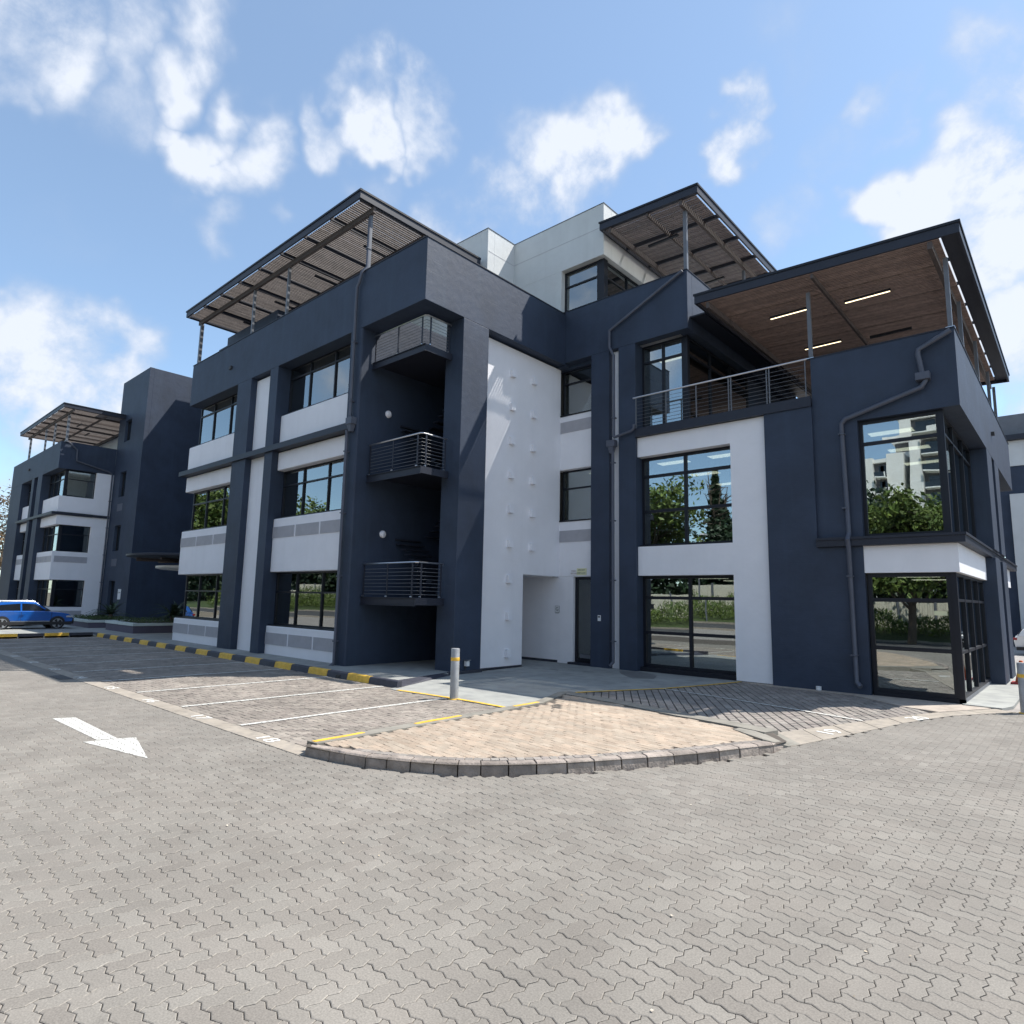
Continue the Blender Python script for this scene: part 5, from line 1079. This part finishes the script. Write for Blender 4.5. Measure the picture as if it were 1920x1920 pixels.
# ------------------------------------------------------------------ trees
def tree(label, loc, h, r, mat, n=5000, leaf=.18, name='tree', grp=None, bare=False, seed=1, cone=False, blobs=14, low=.35):
    r_ = random.Random(seed); t = thing(name, label, 'tree', loc, grp); L0 = Vector(loc); mb = MB(); tips = []
    mb.tube([L0, L0 + Vector((r_.uniform(-.2, .2), r_.uniform(-.2, .2), h * .25)), L0 + Vector((r_.uniform(-.4, .4), r_.uniform(-.4, .4), h * .5)), L0 + Vector((0, 0, h * .9))], [h * .03, h * .024, h * .015, h * .004], 8)
    for i in range(blobs if not bare else 26):
        a = r_.uniform(0, 6.28); z0 = h * r_.uniform(.22, .6); rad = r * r_.uniform(.45, 1.0) * (1 if not cone else .5); z1 = h * r_.uniform(max(low, .4), .97)
        p0 = L0 + Vector((0, 0, z0)); p3 = L0 + Vector((math.cos(a) * rad, math.sin(a) * rad, z1)); pm = p0.lerp(p3, .5) + Vector((0, 0, h * .04))
        mb.tube([p0, pm, p3], [h * .010, h * .006, h * .002], 5); tips.append(p3)
        for j in range(5 if not bare else 9):
            q = pm.lerp(p3, r_.random()); e = q + Vector((r_.gauss(0, 1), r_.gauss(0, 1), r_.uniform(.1, 1))) * r * .28
            mb.tube([q, e], [h * .003, h * .001], 4, cap=False); tips.append(e)
            if bare:
                for m__ in range(4):
                    e2 = e + Vector((r_.gauss(0, 1), r_.gauss(0, 1), r_.uniform(-.2, .8))) * r * .13; mb.tube([e, e2], [h * .0014, h * .0006], 3, cap=False); tips.append(e2)
    mb.build('trunk', BARK, t, smooth=True)
    pts = []
    if cone:
        for i in range(n):
            u = r_.random() ** .7; z = h * (1 - u * .92); lay_ = .75 + .25 * math.sin(z * 6.5); rad = r * u * lay_ * r_.random() ** .4; a = r_.uniform(0, 6.28); pts.append(L0 + Vector((math.cos(a) * rad, math.sin(a) * rad, z - rad * .15)))
    else:
        cl = [(q, r * r_.uniform(.16, .34)) for q in tips]
        for i in range(n):
            q, cr = cl[r_.randrange(len(cl))]; d = Vector((r_.gauss(0, 1), r_.gauss(0, 1), r_.gauss(0, .6))); d.normalize(); pts.append(q + d * cr * r_.random() ** .45)
    V = np.array([tuple(p) for p in pts]); k_ = len(V); rr = np.random.default_rng(seed)
    A = rr.normal(size=(k_, 3)); A /= np.linalg.norm(A, axis=1)[:, None]; Bv = np.cross(A, rr.normal(size=(k_, 3))); Bv /= np.linalg.norm(Bv, axis=1)[:, None]
    s = leaf * rr.uniform(.6, 1.3, k_)[:, None]; Q = np.stack([V - A * s, V + Bv * s * .45, V + A * s, V - Bv * s * .45], 1).reshape(-1, 3) - np.array(loc)
    me = bpy.data.meshes.new('crown'); me.from_pydata(Q.tolist(), [], [(4 * i, 4 * i + 1, 4 * i + 2, 4 * i + 3) for i in range(k_)]); me.materials.append(mat)
    ob = bpy.data.objects.new('crown', me); COL.objects.link(ob); ob.parent = t; ORG[ob.name] = L0
    return t
tree('almost leafless tree with brown foliage behind the far left block', (-92, 19, 0), 15, 7, BLEAF, 2600, .22, bare=True, seed=3)
tree('low green and brown tree at the left edge behind the parked cars', (-88, 11, 0), 8.5, 5, BLEAF, 5000, .22, seed=4)
# what the windows mirror: the far side of the road
road = struct(sheet('street', [(-170, -24), (60, -24), (60, -11.6), (-170, -11.6)], -.03, ASPH, .02))
kb = struct(P(None, 'street_kerb', KTOP, (-170, 60, -24.3, -24.0, -.05, .14)))
kb2 = struct(P(None, 'street_kerb_near', KTOP, (-170, 60, -11.7, -11.4, -.05, .10)))
bank = MB(); bank.add([(-170, -24.3, .1), (60, -24.3, .1), (60, -30, 1.1), (-170, -30, 1.1), (60, -200, 1.2), (-170, -200, 1.2)], [(1, 0, 3, 2), (2, 3, 5, 4)]); struct(bank.build('grass_bank', HEDGE))
mb = MB(); k_ = 42000; hx = rng.uniform(-120, 25, k_); hy = rng.uniform(-29.5, -25, k_); top = 2.3 + .5 * np.sin(hx * .7) + .35 * np.sin(hx * 2.3 + 1); hz = rng.uniform(.1, 1, k_) ** .6 * top
A = rng.normal(size=(k_, 3)); A[:, 2] = np.abs(A[:, 2]) + .6; A /= np.linalg.norm(A, axis=1)[:, None]; Bv = np.cross(A, rng.normal(size=(k_, 3))); Bv /= np.linalg.norm(Bv, axis=1)[:, None]
C0 = np.stack([hx, hy, hz], 1); Q = np.stack([C0 - Bv * .06, C0 + A * .35, C0 + Bv * .06], 1).reshape(-1, 3)
me = bpy.data.meshes.new('hedge'); me.from_pydata(Q.tolist(), [], [(3 * i, 3 * i + 1, 3 * i + 2) for i in range(k_)]); me.materials.append(LEAF)
hd = bpy.data.objects.new('hedge', me); COL.objects.link(hd); stuff(hd); hd['label'] = 'long leafy hedge planted on the bank across the street'
fence = thing('fence', 'cream corrugated boundary fence across the street, mirrored in the ground floor windows', 'fence', (-50, -30.5, 0))
mb = MB(); mb.box(-.05, .05, 0, .1, 0, 2.6)
for i in range(48):
    x0 = -118 + i * 3.0; pn = MB(); pn.box(x0 + .12, x0 + 2.88, -30.55, -30.50, 1.1, 3.5)
    for j in range(13): pn.box(x0 + .2 + j * .21, x0 + .28 + j * .21, -30.499, -30.46, 1.15, 3.45)
    pn.build('fence_panel', CREAM, fence); ps = MB(); ps.box(x0 - .1, x0 + .1, -30.6, -30.4, .9, 3.7); ps.build('fence_post', GREYST, fence)
GT = 'trees across the street'
for i, (a, b, h, r, mt, lf, cn_) in enumerate([(-10.3, -20.5, 11.2, 5.2, LEAF, .26, 0), (-17, -35, 12, 6, DLEAF, .3, 0), (-28, -38, 12, 6, DLEAF, .3, 0), (-34, -38, 19.5, 3.6, DLEAF, .34, 1), (-43.5, -37, 16.5, 7, LEAF, .34, 0),
        (-62, -36, 13, 8, LEAF, .34, 0), (-84, -36, 14, 9, LEAF, .36, 0), (-108, -36, 16, 9, LEAF, .38, 0), (-146, -36, 26, 15, LEAF, .6, 0), (0, -34, 10, 6, DLEAF, .25, 0), (-5, -45, 11, 7, DLEAF, .28, 0), (12, -36, 12, 7, LEAF, .25, 0)]):
    tree(['round light green street tree seen in the large mirrored corner window', 'broad green tree behind the fence, second from the right', 'lower green tree behind the fence beside the tall conifer', 'tall dark conifer mirrored in the white framed window', 'dark tree behind the fence left of the conifer',
          'green tree mirrored in the lower left wing windows', 'large green tree mirrored at the left end of the long wing', 'wide tree far down the street', 'farthest tree down the street', 'dark tree opposite the right hand bollard', 'dark tree in front of the apartment tower', 'green tree beyond the right end of the fence'][i],
         (a, b, .8 if b < -30 else 0), h, r, mt, 10000 if i else 16000, lf, grp=GT, seed=20 + i, cone=bool(cn_), low=.45 if i else .3, blobs=22)
k_ = 30000; hx = rng.uniform(-160, 30, k_); hy = rng.uniform(-42, -34, k_); top = 8.5 + 2.2 * np.sin(hx * .21) + 1.5 * np.sin(hx * .63 + 2) + .9 * np.sin(hx * 1.7); hz = 1 + rng.uniform(0, 1, k_) ** .7 * top
A = rng.normal(size=(k_, 3)); A /= np.linalg.norm(A, axis=1)[:, None]; Bv = np.cross(A, rng.normal(size=(k_, 3))); Bv /= np.linalg.norm(Bv, axis=1)[:, None]
C0 = np.stack([hx, hy, hz], 1); Q = np.stack([C0 - A * .55, C0 + Bv * .3, C0 + A * .55, C0 - Bv * .3], 1).reshape(-1, 3)
me = bpy.data.meshes.new('woodland'); me.from_pydata(Q.tolist(), [], [(4 * i, 4 * i + 1, 4 * i + 2, 4 * i + 3) for i in range(k_)]); me.materials.append(DLEAF)
wd = bpy.data.objects.new('woodland', me); COL.objects.link(wd); stuff(wd); wd['label'] = 'dark belt of woodland behind the fence across the street'
# apartment tower
TW = thing('apartment_tower', 'tall white apartment tower with stacked balconies, mirrored in the large corner window', 'building', (-20, -88, 0))
def tower(x0, x1, y0, y1, h, core=True, bal=True):
    P(TW, 'tower_body', TOWERG, (x0, x1, y0, y1, 0, h - 1)); P(TW, 'roof_slab', TOWERW, (x0 - .5, x1 + .5, y0 - .6, y1 + .8, h - 1, h - .4))
    if core: P(TW, 'end_wall', TOWERW, (x1 - .1, x1 + 2.6, y0, y1 + .9, 0, h + .4)); P(TW, 'core_wall', TOWERW, (x0 - .2, x0 + 1.5, y1 - 3, y1 + 1.3, 0, h - .1))
    n_ = int((h - 1) / 2.95); w_ = x1 - x0
    for i in range(1, n_ + 1):
        z = h - 1 - i * 2.95
        if bal:
            P(TW, 'balcony', TOWERW, (x0 + 1.8, x1 - .1, y1, y1 + 2.2, z, z + .22), (x0 + 1.8 + w_ * .42, x1 - .1, y1 + 2.1, y1 + 2.2, z + .22, z + 1.05)); P(TW, 'balcony_glass', CGLASS, (x0 + 1.8, x0 + 1.8 + w_ * .42, y1 + 2.12, y1 + 2.18, z + .22, z + 1.05))
        else: P(TW, 'balcony', TOWERW, (x0 - .1, x1, y1, y1 + 1.0, z, z + 1.15))
        P(TW, 'window', CGLASS, (x0 + 2.2, x0 + 2.2 + w_ * .3, y1, y1 + .06, z + .3, z + 2.5), (x1 - w_ * .32, x1 - .6, y1, y1 + .06, z + .3, z + 2.5))
tower(-20.8, -15.2, -102, -88, 35.2); tower(-28.2, -24.6, -100, -88, 29.0)
tower(-24.4, -21.0, -110, -94, 33.5, core=False, bal=False)
# street lamp
lp = thing('street_lamp', 'thin street lamp pole across the street', 'street lamp', (-30, -24.8, 0)); mb = MB(); mb.tube([(-30, -24.8, 0), (-30, -24.8, 8.5), (-29.8, -24.4, 9), (-29.2, -23.4, 9.1)], [.09, .06, .05, .04], 8); mb.build('pole', GREYST, lp); P(lp, 'lamp_head', BULKW, (-29.4, -29.0, -23.7, -22.9, 9.05, 9.18))
print('objects', len(bpy.data.objects))
